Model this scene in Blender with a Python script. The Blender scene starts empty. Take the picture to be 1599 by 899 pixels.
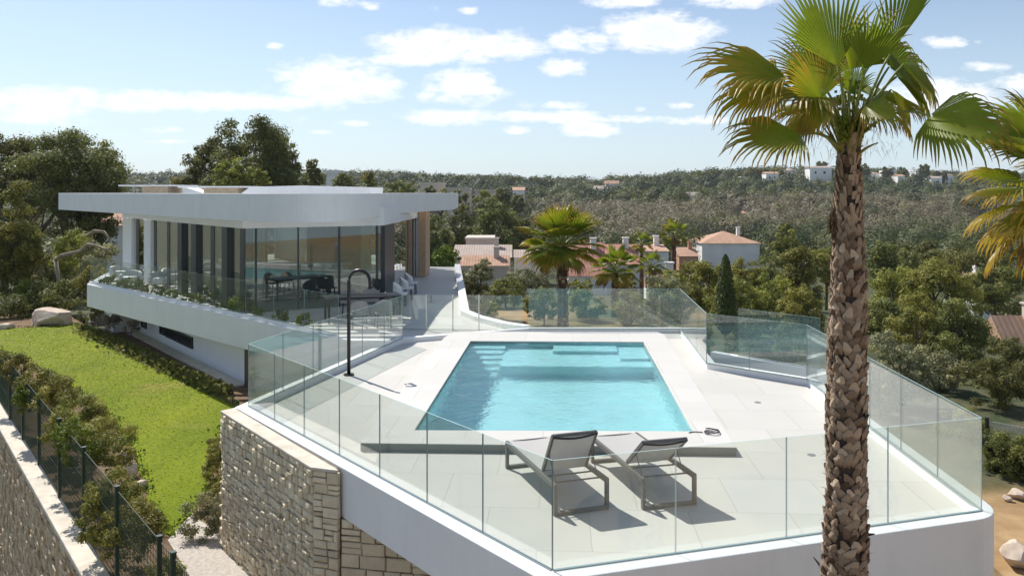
import bpy, math, random
import numpy as np
from mathutils import Vector, Matrix
R = math.radians
random.seed(7)
sc = bpy.context.scene
COL = sc.collection
H = 3.85            # eye height above the pool deck (z = 0), metres
F = 1300.0          # focal length in photo pixels

# ------------------------------------------------------------------ camera
cam_d = bpy.data.cameras.new("camera")
cam_d.sensor_width = 36.0
cam_d.lens = 36.0 * F / 1599.0
cam_d.shift_y = -148.5 / 1599.0
cam_d.clip_start = 0.1
cam_d.clip_end = 12000
cam = bpy.data.objects.new("camera", cam_d)
cam.location = (0, 0, H)
cam.rotation_euler = (R(90), 0, 0)
COL.objects.link(cam)
sc.camera = cam

# ------------------------------------------------------------------ light
SUN_EL = 47.0
SAZ = (-0.622, 0.783)                      # horizontal direction towards the sun
SUN_STRENGTH = 3.4
SKY_STRENGTH = 0.086
EXPOSURE = 0.84
HAZE = 0.00013
sun_d = bpy.data.lights.new("sun", 'SUN')
sun_d.energy = SUN_STRENGTH
sun_d.angle = R(0.53)
sun_d.color = (1.0, 0.955, 0.89)
sun = bpy.data.objects.new("sun", sun_d)
ce = math.cos(R(SUN_EL))
sun.rotation_euler = Vector((-SAZ[0] * ce, -SAZ[1] * ce, -math.sin(R(SUN_EL)))).to_track_quat('-Z', 'Y').to_euler()
sun.location = (-20, 30, 40)
COL.objects.link(sun)
try:
    sun_d.cycles.is_caustics_light = True
except Exception:
    pass

world = bpy.data.worlds.new("World")
sc.world = world
world.use_nodes = True
wn = world.node_tree
wn.nodes.clear()


class NB:
    """small helper that writes node maths"""
    def __init__(s, nt): s.nt = nt
    def n(s, t, **kw):
        x = s.nt.nodes.new(t)
        for k, v in kw.items(): setattr(x, k, v)
        return x
    def set(s, sock, v):
        if hasattr(v, 'is_output') or isinstance(v, bpy.types.NodeSocket): s.nt.links.new(v, sock)
        else: sock.default_value = v
    def m(s, op, a, b=None, c=None, clamp=False):
        x = s.n('ShaderNodeMath', operation=op, use_clamp=clamp)
        s.set(x.inputs[0], a)
        if b is not None: s.set(x.inputs[1], b)
        if c is not None: s.set(x.inputs[2], c)
        return x.outputs[0]
    def mix(s, f, a, b, mode='MIX'):
        x = s.n('ShaderNodeMix', data_type='RGBA', blend_type=mode)
        s.set(x.inputs[0], f)
        s.set(x.inputs[6], a if not isinstance(a, tuple) else (*a[:3], 1))
        s.set(x.inputs[7], b if not isinstance(b, tuple) else (*b[:3], 1))
        return x.outputs[2]
    def noise(s, vec, scale, detail=4, rough=.55, dist=0.0):
        x = s.n('ShaderNodeTexNoise')
        if vec is not None: s.nt.links.new(vec, x.inputs['Vector'])
        x.inputs['Scale'].default_value = scale
        x.inputs['Detail'].default_value = detail
        x.inputs['Roughness'].default_value = rough
        x.inputs['Distortion'].default_value = dist
        return x.outputs['Fac']
    def ramp(s, f, lo, hi):
        x = s.n('ShaderNodeMapRange')
        x.clamp = True
        s.set(x.inputs[0], f)
        x.inputs[1].default_value = lo; x.inputs[2].default_value = hi
        x.inputs[3].default_value = 0; x.inputs[4].default_value = 1
        return x.outputs[0]


def build_world():
    b = NB(wn)
    sky = b.n('ShaderNodeTexSky', sky_type='NISHITA')
    sky.sun_disc = False
    sky.sun_elevation = R(SUN_EL)
    sky.sun_rotation = math.atan2(SAZ[0], SAZ[1])
    sky.altitude = 100
    sky.air_density = 1.0
    sky.dust_density = 0.35
    sky.ozone_density = 1.6
    tc = b.n('ShaderNodeTexCoord')
    sep = b.n('ShaderNodeSeparateXYZ')
    wn.links.new(tc.outputs['Generated'], sep.inputs[0])
    x, y, z = sep.outputs
    yy = b.m('MAXIMUM', y, 0.05)
    u = b.m('DIVIDE', x, yy)
    v = b.m('DIVIDE', z, yy)
    comb = b.n('ShaderNodeCombineXYZ')
    wn.links.new(u, comb.inputs[0])
    wn.links.new(b.m('MULTIPLY', v, 2.1), comb.inputs[1])
    n1 = b.noise(comb.outputs[0], 19.0, 8, .64, .3)
    n2 = b.noise(comb.outputs[0], 52.0, 6, .62)
    warp = b.m('ADD', b.m('MULTIPLY', b.m('SUBTRACT', n1, .5), 2.6), b.m('MULTIPLY', b.m('SUBTRACT', n2, .5), 1.2))
    # cumulus banks: (pixel x, pixel y, half width, half height, strength) as directions seen from the terrace
    C = [(60, 158, 190, 22, 1.0), (260, 158, 210, 16, 1.0), (440, 160, 90, 13, .9), (520, 130, 95, 34, 1.15), (590, 138, 50, 26, .8),
         (30, 178, 100, 16, .75), (110, 190, 90, 14, .4), (250, 203, 60, 7, .55), (265, 221, 45, 5, .65), (428, 72, 20, 7, .7),
         (700, 72, 130, 26, 1.1), (640, 92, 80, 12, .9), (790, 75, 80, 18, .9), (725, 135, 75, 28, 1.0), (690, 150, 60, 12, .7),
         (700, 183, 90, 13, .9), (560, 193, 40, 6, .7), (470, 186, 26, 9, .45), (500, 207, 40, 5, .5),
         (545, 4, 60, 10, .8), (580, 12, 18, 6, .7), (730, 17, 26, 7, .7), (680, 12, 26, 12, .35),
         (885, 104, 46, 16, .9), (870, 100, 24, 11, .5), (850, 8, 20, 6, .4), (905, 62, 60, 20, 1.0), (1030, 50, 95, 30, 1.2),
         (975, 4, 70, 10, .9), (1150, 2, 80, 12, .9), (925, 200, 55, 14, 1.0), (860, 182, 110, 10, .95), (960, 186, 110, 8, .85),
         (880, 165, 50, 8, .7), (1090, 188, 60, 8, .85), (1065, 165, 30, 7, .6), (999, 172, 16, 7, .6), (805, 203, 30, 8, .7),
         (820, 165, 40, 10, .5), (1465, 150, 105, 24, 1.05), (1400, 165, 60, 20, .7), (1480, 66, 40, 11, .8), (1527, 67, 14, 6, .5),
         (1540, 105, 50, 10, .65), (1590, 130, 60, 20, .7), (1180, 60, 20, 8, .3), (1500, 180, 50, 8, .4)]
    acc = None
    for (px, py, w, h, s) in C:
        du = b.m('MULTIPLY', b.m('SUBTRACT', u, (px - 799.5) / F), F / w)
        dv = b.m('MULTIPLY', b.m('SUBTRACT', v, (301 - py) / F), F / (h * 1.15))
        r2 = b.m('ADD', b.m('MULTIPLY', du, du), b.m('MULTIPLY', dv, dv))
        g = b.m('MULTIPLY', b.m('EXPONENT', b.m('MULTIPLY', r2, -1.0)), s)
        acc = g if acc is None else b.m('MAXIMUM', acc, g)
    dens = b.m('ADD', acc, b.m('MULTIPLY', warp, b.m('ADD', b.m('MULTIPLY', acc, .8), .12)))
    front = b.ramp(dens, .34, .78)
    # scattered clouds elsewhere, projected on a flat cloud layer
    zz = b.m('MAXIMUM', z, 0.03)
    c2 = b.n('ShaderNodeCombineXYZ')
    wn.links.new(b.m('DIVIDE', x, zz), c2.inputs[0])
    wn.links.new(b.m('DIVIDE', y, zz), c2.inputs[1])
    n3 = b.noise(c2.outputs[0], 0.75, 7, .6)
    back = b.m('MULTIPLY', b.ramp(n3, .56, .68), b.ramp(z, .03, .12))
    isf = b.m('MULTIPLY', b.ramp(y, .1, .25), b.m('SUBTRACT', 1.0, b.ramp(v, .26, .4)))
    mask = b.m('ADD', b.m('MULTIPLY', front, isf), b.m('MULTIPLY', back, b.m('SUBTRACT', 1.0, isf)))
    # thin veil low over the horizon
    veil = b.m('MULTIPLY', b.m('SUBTRACT', 1.0, b.ramp(z, -.02, .22)), .72)
    shade = b.ramp(b.m('ADD', b.m('MULTIPLY', n2, .6), b.m('MULTIPLY', dens, -.25)), -.1, .35)
    cc = b.mix(shade, (6.2, 6.5, 7.0), (8.2, 8.2, 8.1))
    hsv = b.n('ShaderNodeHueSaturation')
    hsv.inputs['Saturation'].default_value = .86
    hsv.inputs['Value'].default_value = 1.0
    wn.links.new(sky.outputs[0], hsv.inputs['Color'])
    base = b.mix(veil, b.mix(1.0, hsv.outputs[0], (.78, .79, .82), 'MULTIPLY'), (4.2, 5.35, 6.4))
    col = b.mix(b.m('MULTIPLY', mask, .93), base, cc)
    bg = b.n('ShaderNodeBackground')
    wn.links.new(col, bg.inputs[0])
    bg.inputs[1].default_value = SKY_STRENGTH
    out = b.n('ShaderNodeOutputWorld')
    wn.links.new(bg.outputs[0], out.inputs[0])


build_world()
sc.view_settings.view_transform = 'Standard'
sc.view_settings.look = 'None'
sc.view_settings.exposure = EXPOSURE
sc.view_settings.gamma = 1
sc.view_settings.use_curve_mapping = False
sc.cycles.max_bounces = 10
sc.cycles.transparent_max_bounces = 24
sc.cycles.transmission_bounces = 8
sc.cycles.diffuse_bounces = 4
sc.cycles.sample_clamp_indirect = 6.0

# ------------------------------------------------------------------ geometry helpers
def G(px, py, z=0.0):
    """point at height z seen at photo pixel (px, py)"""
    y = F * (H - z) / (py - 301.0)
    return ((px - 799.5) / F * y, y)
def XY(px, Y): return ((px - 799.5) / F * Y, Y)
def ZP(py, Y): return H - (py - 301.0) * Y / F
def on_line(px, a, b):
    u = (px - 799.5) / F
    t = (u * a[1] - a[0]) / ((b[0] - a[0]) - u * (b[1] - a[1]))
    return (a[0] + t * (b[0] - a[0]), a[1] + t * (b[1] - a[1]))
def sub(a, b): return (a[0] - b[0], a[1] - b[1])
def unit(v):
    l = math.hypot(*v); return (v[0] / l, v[1] / l)
def lerp(a, b, t): return tuple(a[i] + (b[i] - a[i]) * t for i in range(len(a)))


class MB:
    def __init__(s): s.v = []; s.f = []; s.mi = []; s.tone = []
    def add(s, vs, fs, mi=0, tone=0.5):
        o = len(s.v)
        s.v += [tuple(p) for p in vs]
        s.tone += [tone] * len(vs) if not isinstance(tone, (list, tuple)) else list(tone)
        for f in fs:
            s.f.append(tuple(i + o for i in f)); s.mi.append(mi)
        return s
    def box(s, c, d, rz=0.0, mi=0, tone=.5, M=None):
        hx, hy, hz = d[0] / 2, d[1] / 2, d[2] / 2
        p = [(-hx, -hy, -hz), (hx, -hy, -hz), (hx, hy, -hz), (-hx, hy, -hz), (-hx, -hy, hz), (hx, -hy, hz), (hx, hy, hz), (-hx, hy, hz)]
        if M is None: M = Matrix.Rotation(rz, 3, 'Z')
        p = [tuple(M @ Vector(q) + Vector(c)) for q in p]
        return s.add(p, [(0, 3, 2, 1), (4, 5, 6, 7), (0, 1, 5, 4), (1, 2, 6, 5), (2, 3, 7, 6), (3, 0, 4, 7)], mi, tone)
    def bar(s, a, b, w, h=None, mi=0, tone=.5, up=(0, 0, 1)):
        a = Vector(a); b = Vector(b); h = h or w
        d = (b - a); L = d.length
        if L < 1e-6: return s
        y = d / L
        u = Vector(up)
        if abs(y.dot(u)) > .98: u = Vector((0, 1, 0))
        x = y.cross(u).normalized(); z = x.cross(y)
        M = Matrix((x, y, z)).transposed()
        return s.box((a + b) / 2, (w, L, h), 0, mi, tone, M)
    def prism(s, poly, z0, z1, mi=0, tone=.5):
        n = len(poly)
        area = sum(poly[i][0] * poly[(i + 1) % n][1] - poly[(i + 1) % n][0] * poly[i][1] for i in range(n))
        if area < 0: poly = poly[::-1]
        vs = [(x, y, z0) for x, y in poly] + [(x, y, z1) for x, y in poly]
        fs = [tuple(range(n - 1, -1, -1)), tuple(range(n, 2 * n))]
        fs += [(i, (i + 1) % n, n + (i + 1) % n, n + i) for i in range(n)]
        return s.add(vs, fs, mi, tone)
    def tube(s, pts, rad, n=8, mi=0, tone=.5, cap=True):
        pts = [Vector(p) for p in pts]
        if not isinstance(rad, (list, tuple)): rad = [rad] * len(pts)
        vs = []
        up = Vector((0, 0, 1))
        for i, p in enumerate(pts):
            d = (pts[min(i + 1, len(pts) - 1)] - pts[max(i - 1, 0)]).normalized()
            u = up if abs(d.dot(up)) < .95 else Vector((1, 0, 0))
            x = d.cross(u).normalized(); y = d.cross(x)
            for k in range(n):
                a = 2 * math.pi * k / n
                vs.append(tuple(p + (x * math.cos(a) + y * math.sin(a)) * rad[i]))
        fs = []
        for i in range(len(pts) - 1):
            for k in range(n):
                k2 = (k + 1) % n
                fs.append((i * n + k, i * n + k2, (i + 1) * n + k2, (i + 1) * n + k))
        if cap:
            fs.append(tuple(range(n))[::-1]); fs.append(tuple(range((len(pts) - 1) * n, len(pts) * n)))
        return s.add(vs, fs, mi, tone)
    def strip(s, path, inner, outer, z0, z1, closed=False, mi=0):
        """kerb/beam: path offset to the left by inner and to the right by outer"""
        a = offset(path, inner, closed); b = offset(path, -outer, closed)
        n = len(path)
        rng = range(n if closed else n - 1)
        vs = []
        for p, q in zip(a, b): vs += [(p[0], p[1], z0), (q[0], q[1], z0), (q[0], q[1], z1), (p[0], p[1], z1)]
        fs = []
        for i in rng:
            j = (i + 1) % n
            for k in range(4):
                k2 = (k + 1) % 4
                fs.append((i * 4 + k, i * 4 + k2, j * 4 + k2, j * 4 + k))
        if not closed:
            fs.append((3, 2, 1, 0)); e = (n - 1) * 4; fs.append((e, e + 1, e + 2, e + 3))
        return s.add(vs, fs, mi)


def offset(path, d, closed=False):
    n = len(path); out = []
    for i in range(n):
        pp = path[i - 1] if (closed or i > 0) else None
        pn = path[(i + 1) % n] if (closed or i < n - 1) else None
        p = path[i]
        if pp is None: t = unit(sub(pn, p)); out.append((p[0] - t[1] * d, p[1] + t[0] * d)); continue
        if pn is None: t = unit(sub(p, pp)); out.append((p[0] - t[1] * d, p[1] + t[0] * d)); continue
        t1 = unit(sub(p, pp)); t2 = unit(sub(pn, p))
        n1 = (-t1[1], t1[0]); n2 = (-t2[1], t2[0])
        m = unit((n1[0] + n2[0], n1[1] + n2[1]))
        k = d / max(.3, m[0] * n1[0] + m[1] * n1[1])
        out.append((p[0] + m[0] * k, p[1] + m[1] * k))
    return out


def mk(name, mb, mats, parent=None, bevel=0, smooth=False, world=True, fix=False):
    me = bpy.data.meshes.new(name)
    if isinstance(mb, MB):
        vs = np.array(mb.v, dtype=float)
        if parent is not None and world: vs = vs - np.array(parent.get('_o', (0, 0, 0)))
        me.from_pydata(vs.tolist(), [], mb.f)
        if len(set(mb.mi)) > 1: me.polygons.foreach_set('material_index', mb.mi)
        if len(set(mb.tone)) > 1:
            at = me.attributes.new('tone', 'FLOAT', 'POINT'); at.data.foreach_set('value', mb.tone)
    else:
        me = mb
    for m in (mats if isinstance(mats, (list, tuple)) else [mats]): me.materials.append(m)
    if smooth: me.polygons.foreach_set('use_smooth', [True] * len(me.polygons))
    o = bpy.data.objects.new(name, me)
    COL.objects.link(o)
    if parent is not None: o.parent = parent
    o['_o'] = tuple(parent.get('_o', (0, 0, 0))) if parent is not None else (0, 0, 0)
    if bevel:
        bv = o.modifiers.new('bevel', 'BEVEL'); bv.width = bevel; bv.segments = 2; bv.limit_method = 'ANGLE'; bv.angle_limit = R(40)
    me.update()
    return o


def tag(o, label=None, cat=None, group=None, kind=None):
    if label: o['label'] = label
    if cat: o['category'] = cat
    if group: o['group'] = group
    if kind: o['kind'] = kind
    return o


def thing(name, label, cat, loc=(0, 0, 0), group=None, rz=0.0):
    o = bpy.data.objects.new(name, None)
    o.empty_display_size = .2
    o.location = loc; o.rotation_euler = (0, 0, rz)
    COL.objects.link(o)
    o['_o'] = tuple(loc)
    return tag(o, label, cat, group)


def local(o):   # parts built in the thing's own coordinates
    o['_o'] = (0, 0, 0); return o


def copy_tree(src, parent=None):
    c = src.copy(); COL.objects.link(c)
    if parent is not None: c.parent = parent
    for ch in [k for k in src.children]: copy_tree(ch, c)
    return c


# ------------------------------------------------------------------ materials
MATS = {}
def mat(name, col, rough=.6, var=.0, vscale=3.0, bump=0.0, bscale=20.0, spec=.5, metal=0.0, col2=None, tone=None, objrand=0.0, vdetail=5, trans=None, extra=None):
    m = bpy.data.materials.new(name); m.use_nodes = True
    nt = m.node_tree; nt.nodes.clear(); b = NB(nt)
    p = b.n('ShaderNodeBsdfPrincipled')
    out = b.n('ShaderNodeOutputMaterial')
    p.inputs['Roughness'].default_value = rough
    p.inputs['Metallic'].default_value = metal
    p.inputs['Specular IOR Level'].default_value = spec
    tc = b.n('ShaderNodeTexCoord')
    c = (*col, 1)
    csock = None
    if var or col2:
        nz = b.noise(tc.outputs['Object'], vscale, vdetail, .6)
        hi = col2 if col2 else tuple(min(1, k * (1 + var)) for k in col)
        lo = col if col2 else tuple(k * (1 - var) for k in col)
        csock = b.mix(b.ramp(nz, .32, .68), lo, hi)
    if tone:
        at = b.n('ShaderNodeAttribute', attribute_name='tone')
        csock = b.mix(at.outputs['Fac'], csock if csock else col, tone)
    if objrand:
        oi = b.n('ShaderNodeObjectInfo')
        hs = b.n('ShaderNodeHueSaturation')
        if csock: nt.links.new(csock, hs.inputs['Color'])
        else: hs.inputs['Color'].default_value = c
        nt.links.new(b.m('ADD', b.m('MULTIPLY', oi.outputs['Random'], objrand), 1 - objrand / 2), hs.inputs['Value'])
        nt.links.new(b.m('ADD', b.m('MULTIPLY', oi.outputs['Random'], .03), .485), hs.inputs['Hue'])
        csock = hs.outputs[0]
    if extra: csock = extra(b, tc, csock if csock else c)
    if csock is not None: b.set(p.inputs['Base Color'], csock)
    else: p.inputs['Base Color'].default_value = c
    if bump:
        bp = b.n('ShaderNodeBump'); bp.inputs['Strength'].default_value = bump; bp.inputs['Distance'].default_value = .02
        nt.links.new(b.noise(tc.outputs['Object'], bscale, 6, .6), bp.inputs['Height'])
        nt.links.new(bp.outputs[0], p.inputs['Normal'])
    if trans:
        t = b.n('ShaderNodeBsdfTranslucent')
        if csock is not None: nt.links.new(csock, t.inputs[0])
        else: t.inputs[0].default_value = c
        mx = b.n('ShaderNodeMixShader'); mx.inputs[0].default_value = trans
        nt.links.new(p.outputs[0], mx.inputs[1]); nt.links.new(t.outputs[0], mx.inputs[2])
        nt.links.new(mx.outputs[0], out.inputs[0])
    else:
        nt.links.new(p.outputs[0], out.inputs[0])
    MATS[name] = m
    return m


def glass_mat(name, tint, ior=1.5, rough=0.0, refl=1.0, body=None):
    m = bpy.data.materials.new(name); m.use_nodes = True
    nt = m.node_tree; nt.nodes.clear(); b = NB(nt)
    t = b.n('ShaderNodeBsdfTransparent'); t.inputs[0].default_value = (*tint, 1)
    g = b.n('ShaderNodeBsdfGlossy'); g.inputs['Roughness'].default_value = rough
    lw_ = b.n('ShaderNodeLayerWeight'); lw_.inputs[0].default_value = .5
    fr = b.m('ADD', b.m('MULTIPLY', b.m('POWER', lw_.outputs['Facing'], 4.3), .92), .05)
    mx = b.n('ShaderNodeMixShader')
    nt.links.new(b.m('MULTIPLY', fr, refl, clamp=True), mx.inputs[0])
    nt.links.new(t.outputs[0], mx.inputs[1]); nt.links.new(g.outputs[0], mx.inputs[2])
    last = mx.outputs[0]
    if body:   # faint dust film on the outside of the glass
        d = b.n('ShaderNodeBsdfDiffuse'); d.inputs[0].default_value = (*body[0], 1)
        m2 = b.n('ShaderNodeMixShader'); m2.inputs[0].default_value = body[1]
        nt.links.new(last, m2.inputs[1]); nt.links.new(d.outputs[0], m2.inputs[2]); last = m2.outputs[0]
    out = b.n('ShaderNodeOutputMaterial'); nt.links.new(last, out.inputs[0])
    return m


def streaks(b, tc, c):
    """rain streaks and faint patches on painted render"""
    mp = b.n('ShaderNodeMapping'); mp.inputs['Scale'].default_value = (2.2, 2.2, .25)
    b.nt.links.new(tc.outputs['Object'], mp.inputs[0])
    f = b.ramp(b.noise(mp.outputs[0], 2.2, 6, .65), .45, .8)
    return b.mix(b.m('MULTIPLY', f, .16), c, (.55, .54, .51))
WHITE = mat('white_render', (.80, .80, .80), .55, .025, 1.3, .08, 60, spec=.3, extra=streaks)
WHITE2 = mat('white_kerb', (.83, .825, .81), .6, .03, 2.0, .10, 60, spec=.3, extra=streaks)


def tiles(b, tc, c):
    mp = b.n('ShaderNodeMapping'); mp.inputs['Rotation'].default_value = (0, 0, R(3.2))
    b.nt.links.new(tc.outputs['Object'], mp.inputs[0])
    br = b.n('ShaderNodeTexBrick'); br.offset = .5
    br.inputs['Scale'].default_value = 1.0
    br.inputs['Brick Width'].default_value = 1.2; br.inputs['Row Height'].default_value = 1.2
    br.inputs['Mortar Size'].default_value = .006; br.inputs['Mortar Smooth'].default_value = .3
    br.inputs['Color1'].default_value = (1, 1, 1, 1); br.inputs['Color2'].default_value = (.93, .93, .925, 1)
    br.inputs['Mortar'].default_value = (.70, .70, .69, 1)
    b.nt.links.new(mp.outputs[0], br.inputs['Vector'])
    cc = b.mix(1.0, c, br.outputs['Color'], 'MULTIPLY')
    f = b.ramp(b.noise(tc.outputs['Object'], .55, 6, .7), .5, .75)
    cc = b.mix(b.m('MULTIPLY', f, .12), cc, (.5, .49, .46))
    f2 = b.ramp(b.noise(tc.outputs['Object'], 2.3, 4, .6), .66, .74)
    return b.mix(b.m('MULTIPLY', f2, .10), cc, (.42, .41, .38))
PAVE = mat('pale_paving', (.57, .55, .505), .6, .03, 1.1, .1, 90, spec=.35, extra=tiles)
COPE = mat('coping_tiles', (.60, .58, .54), .6, .03, 1.1, .1, 90, spec=.35, extra=tiles)
CAPST = mat('stone_cap', (.62, .56, .46), .85, .15, 4, .4, 30, spec=.2)
STONE = mat('cut_stone', (.80, .69, .49), .9, .12, 6, 1.0, 22, spec=.15, tone=(.56, .47, .32))
MORTAR = mat('mortar', (.34, .29, .21), .95, .2, 6, .8, 30, spec=.1)
ROUGHST = mat('rough_stone', (.70, .54, .36), .95, .35, 7, 1.0, 14, spec=.1, tone=(.46, .33, .20))
ROCK = mat('boulder', (.46, .35, .26), .9, col2=(.62, .54, .45), vscale=2.5, bump=1.0, bscale=6, spec=.15)
DARK = mat('anthracite_frame', (.022, .030, .038), .35, spec=.5)
BLACK = mat('black_metal', (.012, .012, .013), .35)
GREYF = mat('grey_aluminium', (.105, .10, .09), .45, .06, 8)
FABL = mat('pale_sling_fabric', (.50, .485, .46), .8, .05, 60, .2, 300, trans=.12)
FABD = mat('dark_band_fabric', (.03, .03, .033), .8)
SOFA = mat('grey_upholstery', (.16, .165, .165), .9, .1, 12)
WOOD = mat('pale_wood', (.42, .27, .16), .6, col2=(.50, .34, .21), vscale=4, spec=.3)
TAN = mat('tan_cladding', (.50, .40, .28), .8, .15, 5)
GRAVEL = mat('gravel', (.40, .35, .30), .95, col2=(.56, .51, .45), vscale=14, bump=1, bscale=30)
CURT = mat('curtain', (.80, .82, .66), .9, .06, 2, trans=.5)
INTW = mat('interior_wall', (.26, .27, .25), .8)
INTF = mat('interior_floor', (.58, .57, .54), .4)
BLUESTRIP = mat('light_blue', (.30, .62, .85), .5)
GREEN_METAL = mat('green_coated_steel', (.012, .035, .022), .4)
MESHW = mat('green_wire', (.02, .05, .03), .5)
def mosaic(b, tc, c):
    v = b.n('ShaderNodeTexVoronoi'); v.inputs['Scale'].default_value = 22; b.nt.links.new(tc.outputs['Object'], v.inputs['Vector'])
    return b.mix(.20, c, v.outputs['Color'], 'MULTIPLY')
POOLT = mat('pool_mosaic', (.62, .86, .86), .5, .08, 2.5, spec=.3, extra=mosaic)
GLASS = glass_mat('balustrade_glass', (.955, .985, .968), 1.5, refl=1.45, body=((.75, .85, .8), .04))
BGLASS = glass_mat('balcony_glass', (.955, .985, .968), 1.5, refl=.7, body=((.75, .85, .8), .02))
GEDGE = mat('glass_edge', (.24, .31, .32), .2)
GEDGE2 = mat('polished_glass_edge', (.45, .60, .56), .15)
WGLASS = glass_mat('window_glass', (.74, .80, .77), 1.5, refl=2.6)
DGLASS = mat('dark_window', (.02, .025, .03), .08, spec=.6)
TERRA = mat('terracotta', (.42, .20, .12), .85, .25, 1.5, extra=None)
PLAST = mat('house_plaster', (.82, .80, .76), .8, .06, .6)
CREAM = mat('cream_plaster', (.56, .49, .42), .8, .08, .6)


def roofrows(b, tc, c):
    w = b.n('ShaderNodeTexWave', wave_type='BANDS', bands_direction='X'); w.inputs['Scale'].default_value = 1.1
    b.nt.links.new(tc.outputs['Object'], w.inputs['Vector'])
    return b.mix(b.m('MULTIPLY', w.outputs['Fac'], .45), c, (.22, .12, .08))
TILE = mat('clay_tile_roof', (.46, .25, .16), .9, col2=(.60, .40, .27), vscale=1.2, extra=roofrows)
TILER = mat('red_tile_roof', (.42, .17, .13), .9, col2=(.55, .27, .2), vscale=1.2, extra=roofrows)
TILEG = mat('weathered_tile_roof', (.40, .33, .28), .9, col2=(.52, .44, .38), vscale=1.0, extra=roofrows)


def ground_cols(b, tc, c):
    n = b.ramp(b.noise(tc.outputs['Object'], .12, 5, .6), .36, .52)
    n2 = b.ramp(b.noise(tc.outputs['Object'], .9, 6, .7), .4, .65)
    c1 = b.mix(n2, (.30, .19, .095), (.42, .29, .15))
    c2 = b.mix(n2, (.05, .065, .028), (.11, .105, .05))
    s = b.n('ShaderNodeSeparateXYZ'); b.nt.links.new(tc.outputs['Object'], s.inputs[0])
    near = b.mix(b.m('MULTIPLY', n, b.ramp(s.outputs[1], 16, 20)), c1, c2)
    far = b.mix(n2, (.045, .06, .028), (.12, .11, .065))
    g = b.mix(b.ramp(s.outputs[1], 46, 70), near, far)
    left = b.m('SUBTRACT', 1.0, b.m('MULTIPLY', b.ramp(s.outputs[0], -8, -4), b.m('SUBTRACT', 1.0, b.m('MULTIPLY', b.ramp(s.outputs[0], 5.5, 6.5), b.ramp(s.outputs[1], 16.8, 18)))))
    return b.mix(left, g, far)
GROUND = mat('dry_ground', (.1, .1, .1), .95, spec=.1, bump=.6, bscale=4, extra=ground_cols)


def lawn_cols(b, tc, c):
    mp = b.n('ShaderNodeMapping'); mp.inputs['Scale'].default_value = (1, .35, 1); mp.inputs['Rotation'].default_value = (0, 0, R(-38))
    b.nt.links.new(tc.outputs['Object'], mp.inputs[0])
    a = b.ramp(b.noise(mp.outputs[0], .55, 5, .65), .35, .7)
    g = b.mix(a, (.125, .185, .010), (.225, .275, .018))
    e = b.ramp(b.noise(tc.outputs['Object'], 9, 5, .7), .45, .75)
    g = b.mix(b.m('MULTIPLY', e, .5), g, (.30, .30, .06))
    q = b.ramp(b.noise(tc.outputs['Object'], .32, 3, .5), .6, .7)
    return b.mix(b.m('MULTIPLY', q, .45), g, (.36, .27, .10))
LAWN = mat('mown_lawn', (.1, .2, .03), .95, spec=.05, bump=1.0, bscale=45, extra=lawn_cols)
SOIL = mat('bare_soil', (.13, .085, .05), .95, col2=(.23, .16, .10), vscale=2.5, bump=1, bscale=12, spec=.1)

def leafm(name, a, c, vs=1.2, tr=.28, objr=.35, tone=None):
    return mat(name, a, .6, col2=c, vscale=vs, spec=.25, trans=tr, objrand=objr, tone=tone or tuple(min(.6, k * q) for k, q in zip(c, (1.7, 1.55, 1.35))))
L_PINE = leafm('pine_needles', (.135, .150, .030), (.225, .232, .052), tr=.42)
L_PINED = leafm('dark_pine_needles', (.088, .103, .030), (.158, .168, .050), tr=.42)
L_OLIVE = leafm('olive_leaves', (.14, .15, .072), (.26, .265, .145))
L_BRIGHT = leafm('bright_shrub_leaves', (.055, .095, .012), (.16, .20, .025))
L_BROWN = leafm('bronze_shrub_leaves', (.125, .150, .030), (.215, .205, .055), tr=.4)
L_GREY = leafm('bare_twigs', (.12, .095, .075), (.22, .175, .145), tr=.1)
L_LAV = leafm('lavender', (.16, .13, .13), (.26, .22, .21), tr=.1)
L_YEL = leafm('yellow_flowers', (.40, .36, .02), (.55, .46, .03))
L_CYP = leafm('cypress_leaves', (.048, .075, .020), (.095, .125, .034))
BARK = mat('bark', (.10, .075, .055), .9, .3, 4, 1, 10)
PALMG = mat('palm_leaf_blade', (.150, .235, .014), .42, col2=(.26, .34, .026), vscale=2.5, spec=.3, trans=.45, tone=(.34, .19, .05))
PALMY = mat('yellow_palm_leaf_blade', (.13, .21, .010), .42, col2=(.25, .30, .015), vscale=2.5, spec=.3, trans=.45, tone=(.54, .32, .035))
PALMD = mat('dry_palm_leaf_blade', (.22, .15, .06), .7, col2=(.33, .25, .12), vscale=2.5, trans=.3, tone=(.30, .18, .08))
PETI = mat('palm_petiole', (.19, .22, .04), .45, .2, 4, tone=(.30, .17, .06))
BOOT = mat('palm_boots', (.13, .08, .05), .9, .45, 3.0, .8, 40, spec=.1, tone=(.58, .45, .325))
BOOTCORE = mat('palm_trunk_core', (.05, .035, .026), .95, .2, 10, 1, 30)
FIBRE = mat('palm_fibre', (.20, .10, .05), .95, .3, 30, 1, 60)

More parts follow.
